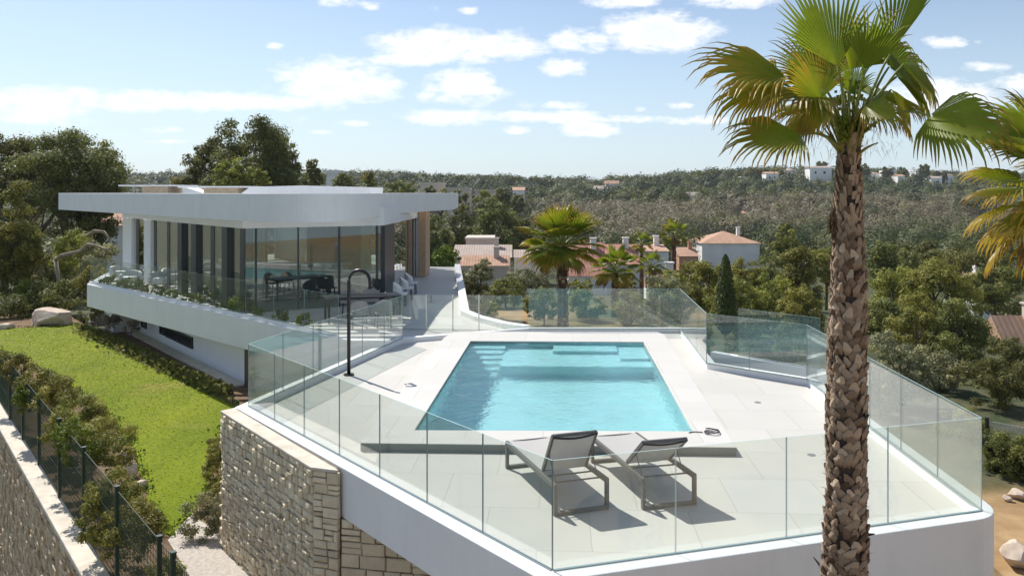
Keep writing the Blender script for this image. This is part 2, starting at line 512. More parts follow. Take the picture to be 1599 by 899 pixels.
# ------------------------------------------------------------------ terrain
RU = [-1.2, -.62, -.3, -.2, -.05, .03, .1, .14, .2, .3, .4, .5, .62, 1.2]
RP = [289, 288, 288, 287, 291, 297, 296, 293, 288, 282, 279, 285, 289, 290]
FP0 = (-8.8, 16.2); FD = (.6123, -.7906); FN = (.7906, .6123)   # line of the boundary wall, its inward normal
def smooth(x, a, b):
    t = np.clip((x - a) / (b - a), 0, 1); return t * t * (3 - 2 * t)
def T(X, Y):
    X = np.asarray(X, float); Y = np.asarray(Y, float)
    z = -2.32 - 6.7 * smooth(Y, 30, 125)
    z = z - 2.5 * smooth(X, 13, 40) * (1 - smooth(Y, 60, 120))
    u = X / np.maximum(Y, 30)
    rp = np.interp(u, RU, RP)
    zr = H + (301 - rp) / F * 650
    hill = smooth(Y, 150, 900) * 0 + np.clip((Y - 170) / 480, 0, 1) ** 1.15
    z = z + (zr + 9.0) * hill
    z = z - (zr + 30) * smooth(Y, 660, 1300)
    z = z + (np.sin(X * .021 + 1) * np.cos(Y * .017) * 1.6 + np.sin(X * .05 + Y * .031) * .8) * smooth(Y, 140, 260) * (1 - smooth(Y, 560, 700))
    d = (X - FP0[0]) * FN[0] + (Y - FP0[1]) * FN[1]
    low = (1 - smooth(d, .8, 3.0)) * (1 - smooth(Y, 34, 44))
    return z * (1 - low) + low * -6.3
def Tz(x, y): return float(T(x, y))

xs = np.concatenate([-np.geomspace(3500, 42, 40), np.arange(-40, 40.1, 1.0), np.geomspace(42, 3500, 40)])
ys = np.concatenate([np.arange(-60, 0, 6), np.arange(0, 60, 1.0), np.arange(60, 200, 4.0), np.arange(200, 720, 10.0), np.geomspace(730, 9000, 30)])
gx, gy = np.meshgrid(xs, ys)
gz = T(gx, gy)
mb = MB()
mb.v = np.stack([gx.ravel(), gy.ravel(), gz.ravel()], 1).tolist(); mb.tone = [.5] * len(mb.v)
nx = len(xs)
mb.f = [(j * nx + i, j * nx + i + 1, (j + 1) * nx + i + 1, (j + 1) * nx + i) for j in range(len(ys) - 1) for i in range(nx - 1)]
mb.mi = [0] * len(mb.f)
tag(mk('ground', mb, GROUND, smooth=True), kind='structure')

def Pf(t, d=0.0): return (FP0[0] + FD[0] * t + FN[0] * d, FP0[1] + FD[1] * t + FN[1] * d)
mb = MB(); mb.prism([Pf(-32, .02), Pf(14, .02), Pf(14, 5), Pf(-32, 5)], -2.5, -2.25)
tag(mk('garden_soil', mb, SOIL), kind='structure')

# lawn: grid clipped by an outline with a slightly wavy edge
LAWN_OUT = [G(-60, 517, -2.22), G(40, 512, -2.22), G(118, 506, -2.22), G(135, 520, -2.22), G(165, 538, -2.22), G(230, 568, -2.22), G(300, 600, -2.22), G(368, 628, -2.22), G(400, 640, -2.22), G(352, 660, -2.22),
            G(338, 700, -2.22), G(325, 760, -2.22), G(300, 800, -2.22), G(270, 835, -2.22), G(235, 812, -2.22), G(228, 760, -2.22), G(205, 700, -2.22), G(170, 650, -2.22), G(110, 607, -2.22), G(60, 577, -2.22), G(0, 548, -2.22), G(-70, 530, -2.22)]
mb = MB()
dense = []
rnd = random.Random(3)
for i in range(len(LAWN_OUT)):
    a, b_ = LAWN_OUT[i], LAWN_OUT[(i + 1) % len(LAWN_OUT)]
    L = math.dist(a, b_); k = max(1, int(L / .25))
    for j in range(k):
        p = lerp(a, b_, j / k); dense.append((p[0] + rnd.uniform(-.05, .05), p[1] + rnd.uniform(-.05, .05)))
mb.prism(dense, -2.30, -2.215)
tag(mk('lawn', mb, LAWN), kind='structure')
mb = MB(); mb.prism([G(352, 842, -2.2), G(300, 800, -2.2), G(262, 842, -2.2), G(300, 905, -2.2), G(420, 960, -2.2), G(420, 905, -2.2)], -2.3, -2.205)
tag(mk('gravel_path', mb, GRAVEL), kind='structure')
mb = MB(); mb.prism([G(128, 508, -2.2), G(222, 521, -2.2), G(385, 603, -2.2), G(430, 640, -2.2), G(372, 634, -2.2), G(300, 602, -2.2), G(230, 570, -2.2), G(165, 540, -2.2)], -2.3, -2.21)
tag(mk('planting_bed', mb, SOIL), kind='structure')

# ------------------------------------------------------------------ pool terrace
A = (.40, 8.22); B = (5.515, 9.776); C_ = (5.90, 16.66); D_ = (4.26, 18.23); E_ = (4.62, 22.9); F_ = (.45, 22.9)
K = (-2.80, 21.36); L_ = (-4.61, 14.56)
KH = .12
# outer edge runs .2 m outside the glass
loop = [L_, A, B, C_, D_, E_, F_, K]             # counter-clockwise
out = offset(loop, -.2, True)
# round the corner at B
def rounded(poly, i, r, n=7):
    p = poly[i]; a = unit(sub(poly[i - 1], p)); c = unit(sub(poly[(i + 1) % len(poly)], p))
    s = (p[0] + a[0] * r, p[1] + a[1] * r); e = (p[0] + c[0] * r, p[1] + c[1] * r)
    pts = []
    for k in range(n + 1):
        t = k / n
        q1 = lerp(s, p, t); q2 = lerp(p, e, t); pts.append(lerp(q1, q2, t))
    return poly[:i] + pts + poly[i + 1:]
outR = rounded(out, 2, .42)
terr = thing('pool_terrace', 'white walled pool terrace with pale paving and a low kerb', 'terrace', (0, 15, -2.3))
PQ = [(-1.53, 13.09), (2.835, 13.03), (3.29, 20.82), (-1.04, 20.96)]   # pool edge quad: front-left, front-right, back-right, back-left
# deck slab pieces round the pool hole, 2-3 mm apart at different levels is avoided by using one ring
def ring(mb, outer, inner, z0, z1):
    """slab between outer polygon and inner quad hole, triangulated by bmesh"""
    import bmesh
    bm = bmesh.new()
    vo = [bm.verts.new((x, y, z1)) for x, y in outer]; vi = [bm.verts.new((x, y, z1)) for x, y in inner]
    es = [bm.edges.new((vo[i], vo[(i + 1) % len(vo)])) for i in range(len(vo))] + [bm.edges.new((vi[i], vi[(i + 1) % len(vi)])) for i in range(len(vi))]
    bmesh.ops.triangle_fill(bm, use_beauty=True, edges=es)
    bm.verts.index_update()
    vs = [tuple(v.co) for v in bm.verts]; fs = []
    for f in bm.faces:
        idx = [v.index for v in f.verts]
        if f.normal.z < 0: idx = idx[::-1]
        fs.append(tuple(idx))
    n = len(vs)
    vs2 = vs + [(x, y, z0) for x, y, z in vs]
    fs2 = fs + [tuple(i + n for i in reversed(f)) for f in fs]
    no = len(outer); ni = len(inner)
    for i in range(no): j = (i + 1) % no; fs2.append((i, i + n, j + n, j))
    for i in range(ni): j = (i + 1) % ni; fs2.append((no + j, no + j + n, no + i + n, no + i))
    bm.free()
    mb.add(vs2, fs2)
kerb_in = offset(loop, .10, True)
hole = offset(PQ, .16, True)   # inside of the pool shell
hole_o = offset(PQ, -.16, True)
mb = MB(); ring(mb, offset(outR, .02, True), hole_o, -.50, -.02)
mk('terrace_slab', mb, WHITE, terr)
mb = MB(); ring(mb, offset(outR, .24, True), hole_o, -.018, 0.0)
mk('paving', mb, PAVE, terr)
# fascia/upstand all the way round, top at kerb height; thin walls go down to the ground except where the front is cantilevered
mb = MB()
oc = outR
mb.strip(oc, .19, 0, -.56, KH, closed=True)
mk('fascia', mb, WHITE2, terr, bevel=.012)
# walls beneath, set back
mb = MB()
wl = offset(loop, .9, True)
nW = [(wl[2][0] + .8, wl[2][1]), (wl[3][0] + .8, wl[3][1])]
mb.strip([(.9, 9.7), (5.2, 10.9), (5.5, 16.4), (4.1, 18.0), (4.4, 22.5), (-2.6, 22.0), (-4.2, 14.9), (-2.4, 12.2)], .2, 0, -2.6, -.505, closed=True)
mk('base_wall', mb, WHITE, terr)
# the front right and right-hand side have a full height white wall
mb = MB()
i0 = 1
pth = [lerp(out[0], out[1], .97), out[1]] + outR[2:10] + [out[3], out[4]]
mb.strip(pth, .17, -.004, -2.6, -.55)
mk('front_wall', mb, WHITE, terr)

# raised pool platform
plat = [G(563, 691, .125), G(1150, 698, .125), (4.02, 21.9), (3.9, 22.35), (-1.55, 22.35), (-1.75, 21.5)]
mb = MB(); ring(mb, plat, PQ, .003, .125)
mk('pool_platform', mb, COPE, terr, bevel=.008)
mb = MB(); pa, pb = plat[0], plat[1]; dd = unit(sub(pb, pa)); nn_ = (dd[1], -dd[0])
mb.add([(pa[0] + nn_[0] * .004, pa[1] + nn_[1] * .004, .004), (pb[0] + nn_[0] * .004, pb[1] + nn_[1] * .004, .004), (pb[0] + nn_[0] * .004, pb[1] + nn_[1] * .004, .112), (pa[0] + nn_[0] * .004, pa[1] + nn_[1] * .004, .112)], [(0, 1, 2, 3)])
mk('riser_shadow_sheet', mb, mat('riser_shadow_grey', (.20, .215, .205), .6), terr)  # grey sheet paints the shadow gap under the platform edge
# pale kerb line joints are in the material; light blue strips by the right kerb
rl = unit(sub(C_, B))
# ---- pool
pool = thing('swimming_pool', 'turquoise rectangular swimming pool with wide steps and a shallow shelf', 'swimming pool', (.9, 17, 0))
def PP(s, t):
    a = lerp(PQ[0], PQ[1], s); b_ = lerp(PQ[3], PQ[2], s); return lerp(a, b_, t)
DEP = -1.30
mb = MB()
q = PQ; qi = [PP(0, 0), PP(1, 0), PP(1, 1), PP(0, 1)]
vs = [(x, y, .100) for x, y in qi] + [(x, y, DEP) for x, y in qi]
mb.add(vs, [(4, 5, 6, 7), (0, 1, 5, 4), (1, 2, 6, 5), (2, 3, 7, 6), (3, 0, 4, 7)])
vo = offset(PQ, -.15, True)
vs = [(x, y, .100) for x, y in vo] + [(x, y, DEP - .15) for x, y in vo]
mb.add(vs, [(7, 6, 5, 4), (4, 5, 1, 0), (5, 6, 2, 1), (6, 7, 3, 2), (7, 4, 0, 3)])
n0 = 0
mb.add([(x, y, .100) for x, y in qi] + [(x, y, .100) for x, y in vo], [(0, 4, 5, 1), (1, 5, 6, 2), (2, 6, 7, 3), (3, 7, 4, 0)])
basin = mk('basin', mb, POOLT, pool)
def pblock(s0, s1, t0, t1, z1, z0=DEP - .001):
    return [PP(s0, t0), PP(s1, t0), PP(s1, t1), PP(s0, t1)], z0, z1
parts_pool = [basin]
mb = MB()
for i in range(6):
    t1 = .995 - i * .052
    p, a, c = pblock(.003, .205, t1 - .052, t1 - .0005, .06 - .17 - i * .19)
    mb.prism(p, a, c)
parts_pool.append(mk('steps', mb, POOLT, pool))
mb = MB(); p, a, c = pblock(.208, .997, .715, .997, -.36); mb.prism(p, a, c)
parts_pool.append(mk('shallow_shelf', mb, POOLT, pool))
mb = MB(); p, a, c = pblock(.48, .84, .90, .996, -.06, -.359); mb.prism(p, a, c)
parts_pool.append(mk('bench', mb, POOLT, pool))
mb = MB(); p, a, c = pblock(.842, .995, .80, .996, -.16, -.359); mb.prism(p, a, c)
parts_pool.append(mk('seat', mb, POOLT, pool))
for t_ in (.25, .6):
    a_ = PP(1, t_); mb = MB(); mb.tube([(a_[0] - .012, a_[1], -.45), (a_[0] + .02, a_[1], -.45)], .09, 16); mk('pool_light', mb, WHITE, pool)
mb = MB(); a_ = PP(.3, 1); mb.box((a_[0], a_[1] - .004, .03), (.30, .02, .09)); mk('skimmer', mb, WHITE, pool)
# water
wm = bpy.data.materials.new('pool_water'); wm.use_nodes = True
nt = wm.node_tree; nt.nodes.clear(); b = NB(nt)
gl = b.n('ShaderNodeBsdfGlass'); gl.inputs['IOR'].default_value = 1.33; gl.inputs['Roughness'].default_value = 0.0
gl.inputs['Color'].default_value = (.80, .955, .97, 1)
tc = b.n('ShaderNodeTexCoord')
mp = b.n('ShaderNodeMapping'); mp.inputs['Scale'].default_value = (1, 1, 1)
nt.links.new(tc.outputs['Object'], mp.inputs[0])
bp = b.n('ShaderNodeBump'); bp.inputs['Strength'].default_value = .9; bp.inputs['Distance'].default_value = .03
hsum = b.m('ADD', b.noise(mp.outputs[0], 3.2, 4, .55, .8), b.m('MULTIPLY', b.noise(mp.outputs[0], 11, 3, .5, .4), .35))
nt.links.new(hsum, bp.inputs['Height']); nt.links.new(bp.outputs[0], gl.inputs['Normal'])
tr = b.n('ShaderNodeBsdfTransparent'); tr.inputs[0].default_value = (.62, .93, .965, 1)
mx = b.n('ShaderNodeMixShader'); mx.inputs[0].default_value = .0
nt.links.new(gl.outputs[0], mx.inputs[1]); nt.links.new(tr.outputs[0], mx.inputs[2])
o_ = b.n('ShaderNodeOutputMaterial'); nt.links.new(mx.outputs[0], o_.inputs[0])
WATERMIX = mx
mb = MB()
N = 60
qq = offset(PQ, .001, True)
def QQ(s, t): return lerp(lerp(qq[0], qq[1], s), lerp(qq[3], qq[2], s), t)
mb.v = [(*QQ(i / N, j / N), .062) for j in range(N + 1) for i in range(N + 1)]; mb.tone = [.5] * len(mb.v)
mb.f = [(j * (N + 1) + i, j * (N + 1) + i + 1, (j + 1) * (N + 1) + i + 1, (j + 1) * (N + 1) + i) for j in range(N) for i in range(N)]; mb.mi = [0] * len(mb.f)
water = tag(mk('water', mb, wm, smooth=True), kind='structure')
try:
    water.cycles.is_caustics_caster = True
    for o in parts_pool: o.cycles.is_caustics_receiver = True
except Exception as e:
    print('caustics', e)

# ---- glass balustrades
def panels(root, a, b_, z0, h, seams, gap=.010, th=.013, tops=None, both=True):
    """seams: list of 0..1 positions between which the panes stand"""
    d = unit(sub(b_, a)); L = math.dist(a, b_); nrm = (-d[1], d[0])
    for i in range(len(seams) - 1):
        s0 = seams[i] * L + gap / 2; s1 = seams[i + 1] * L - gap / 2
        p0 = (a[0] + d[0] * s0, a[1] + d[1] * s0); p1 = (a[0] + d[0] * s1, a[1] + d[1] * s1)
        mb = MB()
        c = [(p0[0] + nrm[0] * th / 2, p0[1] + nrm[1] * th / 2), (p0[0] - nrm[0] * th / 2, p0[1] - nrm[1] * th / 2),
             (p1[0] - nrm[0] * th / 2, p1[1] - nrm[1] * th / 2), (p1[0] + nrm[0] * th / 2, p1[1] + nrm[1] * th / 2)]
        vs = [(x, y, z0) for x, y in c] + [(x, y, z0 + h) for x, y in c]
        # 0: clear faces, 1: edges
        mb.add(vs, [(1, 2, 6, 5), (3, 0, 4, 7)], 0)
        mb.add(vs, [(0, 1, 5, 4), (2, 3, 7, 6)], 1)
        mb.add(vs, [(4, 5, 6, 7)], 2)
        mk('glass_panel', mb, [BGLASS if 'balcony' in root['label'] else GLASS, GEDGE, GEDGE2], root)
    mb = MB()
    for k in (0,):
        e0 = (a[0] + d[0] * .01, a[1] + d[1] * .01); e1 = (b_[0] - d[0] * .01, b_[1] - d[1] * .01)
        mb.bar((*e0, z0 + .004), (*e1, z0 + .004), .034, .012)
    mk('base_channel', mb, GEDGE, root)
def seams_px(a, b_, pxs):
    L = math.dist(a, b_)
    s = [0.0] + [min(.999, max(.001, math.dist(a, on_line(p, a, b_)) / L)) for p in pxs] + [1.0]
    return sorted(s)
GH = 1.09
ZB = KH + .002
def balu(label, a, b_, sm, z0=ZB, h=GH):
    m = lerp(a, b_, .5)
    r = thing('glass_balustrade', label, 'glass railing', (m[0], m[1], z0), 'frameless glass balustrades')
    panels(r, a, b_, z0, h, sm); return r
balu('long glass balustrade above the stone clad wall, left of the sun loungers', L_, A, seams_px(L_, A, [428.6, 475, 530, 593, 667, 754]))
balu('glass balustrade in front of the sun loungers along the front kerb', A, B, seams_px(A, B, [1055, 1228, 1386.5]))
balu('glass balustrade behind the big palm trunk along the right kerb', B, C_, seams_px(B, C_, [1464, 1407, 1358, 1312]))
balu('short dark reflecting glass balustrade on the angled kerb by the stairwell', C_, D_, [0, .55, 1])
balu('glass balustrade at the right side of the pool, running to the far corner', D_, E_, [0, .33, .66, 1])
balu('green tinted glass balustrade behind the far end of the pool', E_, F_, [0, .25, .5, .76, 1])
balu('glass balustrade beside the black shower pole between pool and villa', L_, K, seams_px(L_, K, [442, 489, 529, 566, 600]))
fr = balu('clear glass pool fence with slim posts across the villa walkway', (-3.1, 23.4), (.30, 23.22), [0, .2, .42, .64, 1], 0.02, .96)
mb = MB()
for t in (.205, .425, .64):
    p = lerp((-3.1, 23.4), (.30, 23.22), t); mb.box((p[0], p[1] - .03, .5), (.035, .035, 1.0))
mk('posts', mb, mat('brushed_steel', (.6, .58, .52), .3, metal=.8), fr)

# stairwell wall and its far glass
sw0 = (5.21, 19.17); sw1 = (6.55, 17.69)
sw = thing('stairwell_wall', 'low white wall on the far side of the stairwell', 'wall', (5.9, 18.4, -2.3))
mb = MB(); mb.strip([(4.75, 19.7), sw0, sw1, (6.7, 16.6), (6.25, 16.4)], .09, .09, -2.5, KH - .02)
mk('wall_body', mb, WHITE, sw)
balu('dark glass pane standing beyond the stairwell, right of the cypress', sw0, sw1, [0, .5, 1], KH - .018)
mb = MB(); mb.prism([(4.4, 18.4), (5.9, 16.95), (6.5, 17.5), (5.1, 19.1)], -2.6, -1.5)
tag(mk('stair_landing', mb, MORTAR), kind='structure')

# ---- stone clad wall under the left corner
stw = thing('stone_wall', 'pale cut stone retaining wall carrying the left corner of the terrace', 'stone wall', (-3.8, 12.8, -2.3))
Nn = (-.785, -.62)
S0 = (-4.99, 14.30); S1 = (-2.72, 11.37); S2 = (-2.345, 11.235); S3 = (1.3, 10.55)
ins = .10
mb = MB()
core = [(S0[0] + .10, S0[1] - .02), (S1[0] + .06, S1[1] + .10), (S2[0] + .02, S2[1] + .10)]
mb.prism([core[0], core[1], (S2[0] - .004, S2[1] + .085), (-2.50, 11.62), (-4.67, 14.36), (-4.85, 14.50)], -2.6, KH - .05)
mb.prism([(S1[0] + .08, S1[1] + .08), (S3[0], S3[1] + .14), (S3[0], S3[1] + 1.6), (-3.0, 13.0)], -2.6, -.565)
mk('mortar_core', mb, MORTAR, stw)
def stones(mb, a, b_, zlo, zhi, rs, nrm, hmin=.09, hmax=.19, wmin=.10, wmax=.30, rough=.018, zfun=None):
    d = unit(sub(b_, a)); L = math.dist(a, b_); z = zlo
    up = Vector((0, 0, 1)); D = Vector((d[0], d[1], 0)); Nv = Vector((nrm[0], nrm[1], 0))
    while z < zhi - .02:
        h = min(rs.uniform(hmin, hmax), zhi - z)
        if zhi - z - h < .05: h = zhi - z
        s = 0.0
        while s < L - .01:
            w = min(rs.uniform(wmin, wmax), L - s)
            if L - s - w < .07: w = L - s
            # now and then a course splits into two
            subs = [(z, h)] if (rs.random() > .3 or h < .13) else [(z, h * .48), (z + h * .48, h * .52)]
            for (zz, hh) in subs:
                g = .007
                pr = rs.uniform(.0, rough)
                base = Vector((a[0], a[1], 0)) + D * s
                def P(u, v, k): return tuple(base + D * u + up * (zz + v) + Nv * k)
                j = lambda: rs.uniform(-.007, .007)
                c = [(g + j() * .5, g + j()), (w - g + j() * .5, g + j()), (w - g + j() * .5, hh - g + j()), (g + j() * .5, hh - g + j())]
                bk = [P(u, v, -.06) for u, v in c]
                mid = [P(u, v, pr - .012) for u, v in c]
                inn = .012
                fr_ = [P(u + (inn if u < w / 2 else -inn), v + (inn if v < hh / 2 else -inn), pr + rs.uniform(-.007, .007)) for u, v in c]
                cen = P(w / 2 + j() * 3, hh / 2 + j() * 3, pr + rs.uniform(-.004, .013) * min(1, rough / .02))
                vs = bk + mid + fr_ + [cen]
                fs = [(0, 1, 5, 4), (1, 2, 6, 5), (2, 3, 7, 6), (3, 0, 4, 7), (4, 5, 9, 8), (5, 6, 10, 9), (6, 7, 11, 10), (7, 4, 8, 11), (8, 9, 12), (9, 10, 12), (10, 11, 12), (11, 8, 12)]
                mb.add(vs, fs, 0, min(1, max(0, rs.gauss(.35, .28))))
            s += w
        z += h
rs = random.Random(5)
mb = MB(); stones(mb, S0, S1, -2.45, KH - .05, rs, Nn, rough=.045, wmin=.06, wmax=.19, hmin=.05, hmax=.13)
mk('stone_face', mb, STONE, stw)
mb = MB()
d2 = unit(sub(S2, S1)); n2 = (d2[1], -d2[0]) if d2[1] < 0 else (d2[1], -d2[0])
stones(mb, S1, S2, -2.45, KH - .05, rs, (d2[1], -d2[0]), rough=.02, wmin=.13, wmax=.24)
d3 = unit(sub(S3, (S2[0] + .02, S2[1] + .0)))
stones(mb, (S2[0] + .03, S2[1] + .03), S3, -2.45, -.57, rs, (d3[1], -d3[0]), rough=.02, hmin=.12, hmax=.24, wmin=.16, wmax=.38)
mk('stone_face', mb, STONE, stw)
mb = MB(); mb.prism([(S0[0] - .02, S0[1]), (S1[0] - .02, S1[1] - .02), (S2[0] - .012, S2[1] - .01), (S2[0] - .008, 11.262), (-4.765, 14.41), (-4.80, 14.55)], KH - .049, KH - .008)
mk('wall_cap', mb, CAPST, stw, bevel=.01)

# ------------------------------------------------------------------ villa
villa = thing('modern_villa', 'long white flat roofed villa with curved roof edge and floor to ceiling glass', 'house', (-9, 34, -2.3))
BE = [(-17.97, 35.2), (-4.8, 22.2)]
slab = [(-17.97, 35.2), (-4.8, 22.2), (-4.1, 21.72), (-3.02, 21.40), (-2.93, 21.55), (.40, 23.15), (-1.45, 26.25), (-2.75, 43.2), (-4.5, 43.5), (-5.0, 50), (-14, 54), (-20.5, 43)]
mb = MB(); mb.prism(slab, -.95, -.003)
mk('floor_slab', mb, WHITE, villa, bevel=.015)
mb = MB(); mb.prism(offset(slab[::1], .28, True) if False else [(-17.6, 35.3), (-4.85, 22.68), (-4.1, 22.2), (-2.9, 21.75), (.30, 23.2), (-1.60, 26.25), (-2.95, 43.0), (-5.0, 43.2), (-5.3, 49), (-14, 53), (-20, 43)], -.002, .002)
mk('floor_paving', mb, PAVE, villa)
# walkway parapet kerb
mb = MB(); mb.strip([(.42, 23.17), (-.2, 23.75), (-1.0, 25.0), (-1.48, 26.2), (-1.66, 28.5), (-2.83, 43.1)], .14, .14, -.95, .16)
mk('walkway_kerb', mb, WHITE2, villa, bevel=.012)
mb = MB(); mb.strip([(-17.9, 35.3), (-4.75, 22.33)], .10, .04, -.003, .10)
mk('balcony_kerb', mb, WHITE2, villa)
# lower storey: wall under the balcony
LWa = (-8.35, 26.2); LWb = (-16.2, 36.2)
lw = unit(sub(LWb, LWa)); lwn = (-lw[1], lw[0])
if lwn[0] > 0: lwn = (-lwn[0], -lwn[1])
def lwp(p, k): return (p[0] + lwn[0] * k, p[1] + lwn[1] * k)
mb = MB(); mb.prism([LWa, LWb, (-15.6, 36.9), (-15.2, 45), (-3.5, 42), (-3.2, 24.3)], -2.6, -.951)
mk('lower_wall', mb, WHITE, villa)
mb = MB(); mb.prism([(-17.3, 36.1), (-18.5, 37.8), (-16.5, 42), (-15.5, 37.2)], -2.6, -.952)
mk('lower_wall', mb, WHITE, villa)
for (x0, x1, y0, y1) in [(259, 300, 508, 543), (250, 256, 505, 522), (221, 228, 499, 512)]:
    a = on_line(x0, lwp(LWa, .03), lwp(LWb, .03)); c = on_line(x1, lwp(LWa, .03), lwp(LWb, .03))
    zt = ZP(y0 + 2, a[1]); zb = ZP(y1, c[1])
    w = thing  # noqa
    mb = MB(); m_ = lerp(a, c, .5)
    M = Matrix(((lw[0], lwn[0], 0), (lw[1], lwn[1], 0), (0, 0, 1)))
    L = math.dist(a, c)
    for (cx, cz, sx, sz) in [(0, zt, L, .07), (0, zb, L, .07), (-L / 2, (zt + zb) / 2, .07, zt - zb + .07), (L / 2, (zt + zb) / 2, .07, zt - zb + .07)] + ([(0, (zt + zb) / 2, .08, zt - zb)] if L > 1 else []):
        mb.box((m_[0] + lw[0] * cx, m_[1] + lw[1] * cx, cz), (sx, .06, sz), M=M)
    w = mk('lower_window', mb, DARK, villa)
    mb = MB(); mb.box((m_[0] - lwn[0] * .012, m_[1] - lwn[1] * .012, (zt + zb) / 2), (L, .02, zt - zb), M=M)
    mk('pane', mb, DGLASS, w)
mb = MB(); mb.box((LWa[0] + .16, LWa[1] - .22, -1.68), (.26, .2, 1.46), R(-40)); mk('timber_post', mb, mat('brown_timber', (.12, .07, .04), .7), villa)
mb = MB(); mb.strip([lwp(LWa, .25), lwp(LWb, .25)], .22, .22, -2.5, -2.16); mk('plinth_path', mb, CAPST, villa)

# upper storey
W1 = (-17.8, 38.3); W2 = (-8.5, 26.5); W3 = (-4.55, 28.9); W4 = (-4.42, 38.3); W5 = (-4.9, 43.5); W6 = (-13.5, 48.5); W7 = (-18.6, 42.5)
HZ = 2.72
mb = MB(); mb.prism(offset([W1, W2, W3, W4, W5, W6, W7], .15, True), .003, .02); mk('interior_floor', mb, INTF, villa)
# roof
RO = [(-21.9, 40.2), (-15.7, 33.0), (-10.1, 26.3), (-7.6, 23.75), (-6.9, 23.1), (-6.3, 22.72), (-5.75, 22.6), (-5.25, 22.75), (-4.9, 23.1), (-4.68, 23.8), (-4.60, 25.2), (-4.58, 28.0), (-4.52, 31.0), (-4.25, 33.5), (-3.6, 36.8), (-2.76, 40.0), (-3.0, 46.5), (-13, 52), (-21.9, 46)]
def chaikin(P, i0, i1, it=2):
    for _ in range(it):
        Q = list(P[:i0 + 1])
        for i in range(i0, i1):
            Q += [lerp(P[i], P[i + 1], .25), lerp(P[i], P[i + 1], .75)]
        Q += list(P[i1:]); i1 = i1 + (i1 - i0); P = Q
    return P
RO = chaikin(RO, 1, 15, 2)
ROOFT = 3.83; ROOFB = 3.04
mb = MB(); mb.strip(RO, .30, 0, ROOFB, ROOFT, closed=True)
mk('roof_fascia', mb, WHITE2, villa, bevel=.01)
core = offset([W1, W2, W3, W4, W5, W6, W7], -.12, True)

mb = MB(); mb.prism(core, HZ, 3.35); mk('roof', mb, WHITE, villa)
# slats over the overhang
def seg_poly(y, poly):
    xs_ = []
    n = len(poly)
    for i in range(n):
        (x0, y0), (x1, y1) = poly[i], poly[(i + 1) % n]
        if (y0 <= y < y1) or (y1 <= y < y0): xs_.append(x0 + (y - y0) / (y1 - y0) * (x1 - x0))
    return sorted(xs_)
mb = MB()
inner_f = offset(RO, .29, True)
y = 23.4
while y < 47:
    o_x = seg_poly(y, inner_f); c_x = seg_poly(y, core)
    if len(o_x) >= 2:
        if len(c_x) >= 2: spans = [(o_x[0], c_x[0]), (c_x[-1], o_x[-1])]
        else: spans = [(o_x[0], o_x[-1])]
        for a_, c_ in spans:
            if c_ - a_ > .1: mb.box(((a_ + c_) / 2, y, 3.34), (c_ - a_, .27, .05))
    y += .62
mk('roof_slats', mb, WHITE, villa)
# roof top things: two tan boxed skylights and a low curved upstand
for (x0, x1, Y, zt) in [(222, 262, 40, .42), (318, 372, 36, .33)]:
    a = XY(x0, Y); c = XY(x1, Y)
    mb = MB(); mb.box(((a[0] + c[0]) / 2, Y + 1, (ROOFT + 3.35) / 2 + zt / 2 - .05), (c[0] - a[0], 2, ROOFT - 3.35 + zt - .1))
    s_ = mk('skylight_box', mb, TAN, villa)
    mb = MB(); mb.box(((a[0] + c[0]) / 2 - .2, Y + 1, ROOFT + zt - .06), (c[0] - a[0] + 1.6, 2.6, .07)); mk('lid', mb, WHITE2, s_)
    mb = MB(); mb.prism([(c[0] + .75, Y + .4), (c[0] + 2.9, Y + .4), (c[0] + 2.9, Y + 1.8), (c[0] + .75, Y + 1.8)], ROOFT - .02, ROOFT)
    vs = [(c[0] + .62, Y + .2, ROOFT + zt - .1), (c[0] + .62, Y + 1.8, ROOFT + zt - .1), (c[0] + 2.9, Y + .2, ROOFT - .4), (c[0] + 2.9, Y + 1.8, ROOFT - .4), (c[0] + .62, Y + .2, 3.3), (c[0] + .62, Y + 1.8, 3.3)]
    mb = MB(); mb.add(vs, [(0, 2, 3, 1), (0, 4, 2), (1, 3, 5), (0, 1, 5, 4), (2, 4, 5, 3)]); mk('sloping_cheek', mb, WHITE2, s_)
a = XY(378, 33); c = XY(578, 33)
arc = []
for k in range(15):
    t = k / 14; arc.append((a[0] + (c[0] - a[0]) * t, 33 - .6 * math.sin(math.pi * t)))
mb = MB()
vs = []; 
for k, (x, yv) in enumerate(arc):
    zt = ROOFT + .30 - .06 * abs(k / 14 - .5) * 2 - (.22 if k == 0 else 0)
    vs += [(x, yv, 3.30), (x, yv, zt), (x, yv + 3.2, zt), (x, yv + 3.2, 3.30)]
fs = []
for k in range(14):
    i = 4 * k; j = i + 4
    fs += [(i, j, j + 1, i + 1), (i + 1, j + 1, j + 2, i + 2), (i + 2, j + 2, j + 3, i + 3)]
fs += [(0, 1, 2, 3), (59, 58, 57, 56)]
mb.add(vs, fs); mk('curved_roof_upstand', mb, WHITE2, villa)

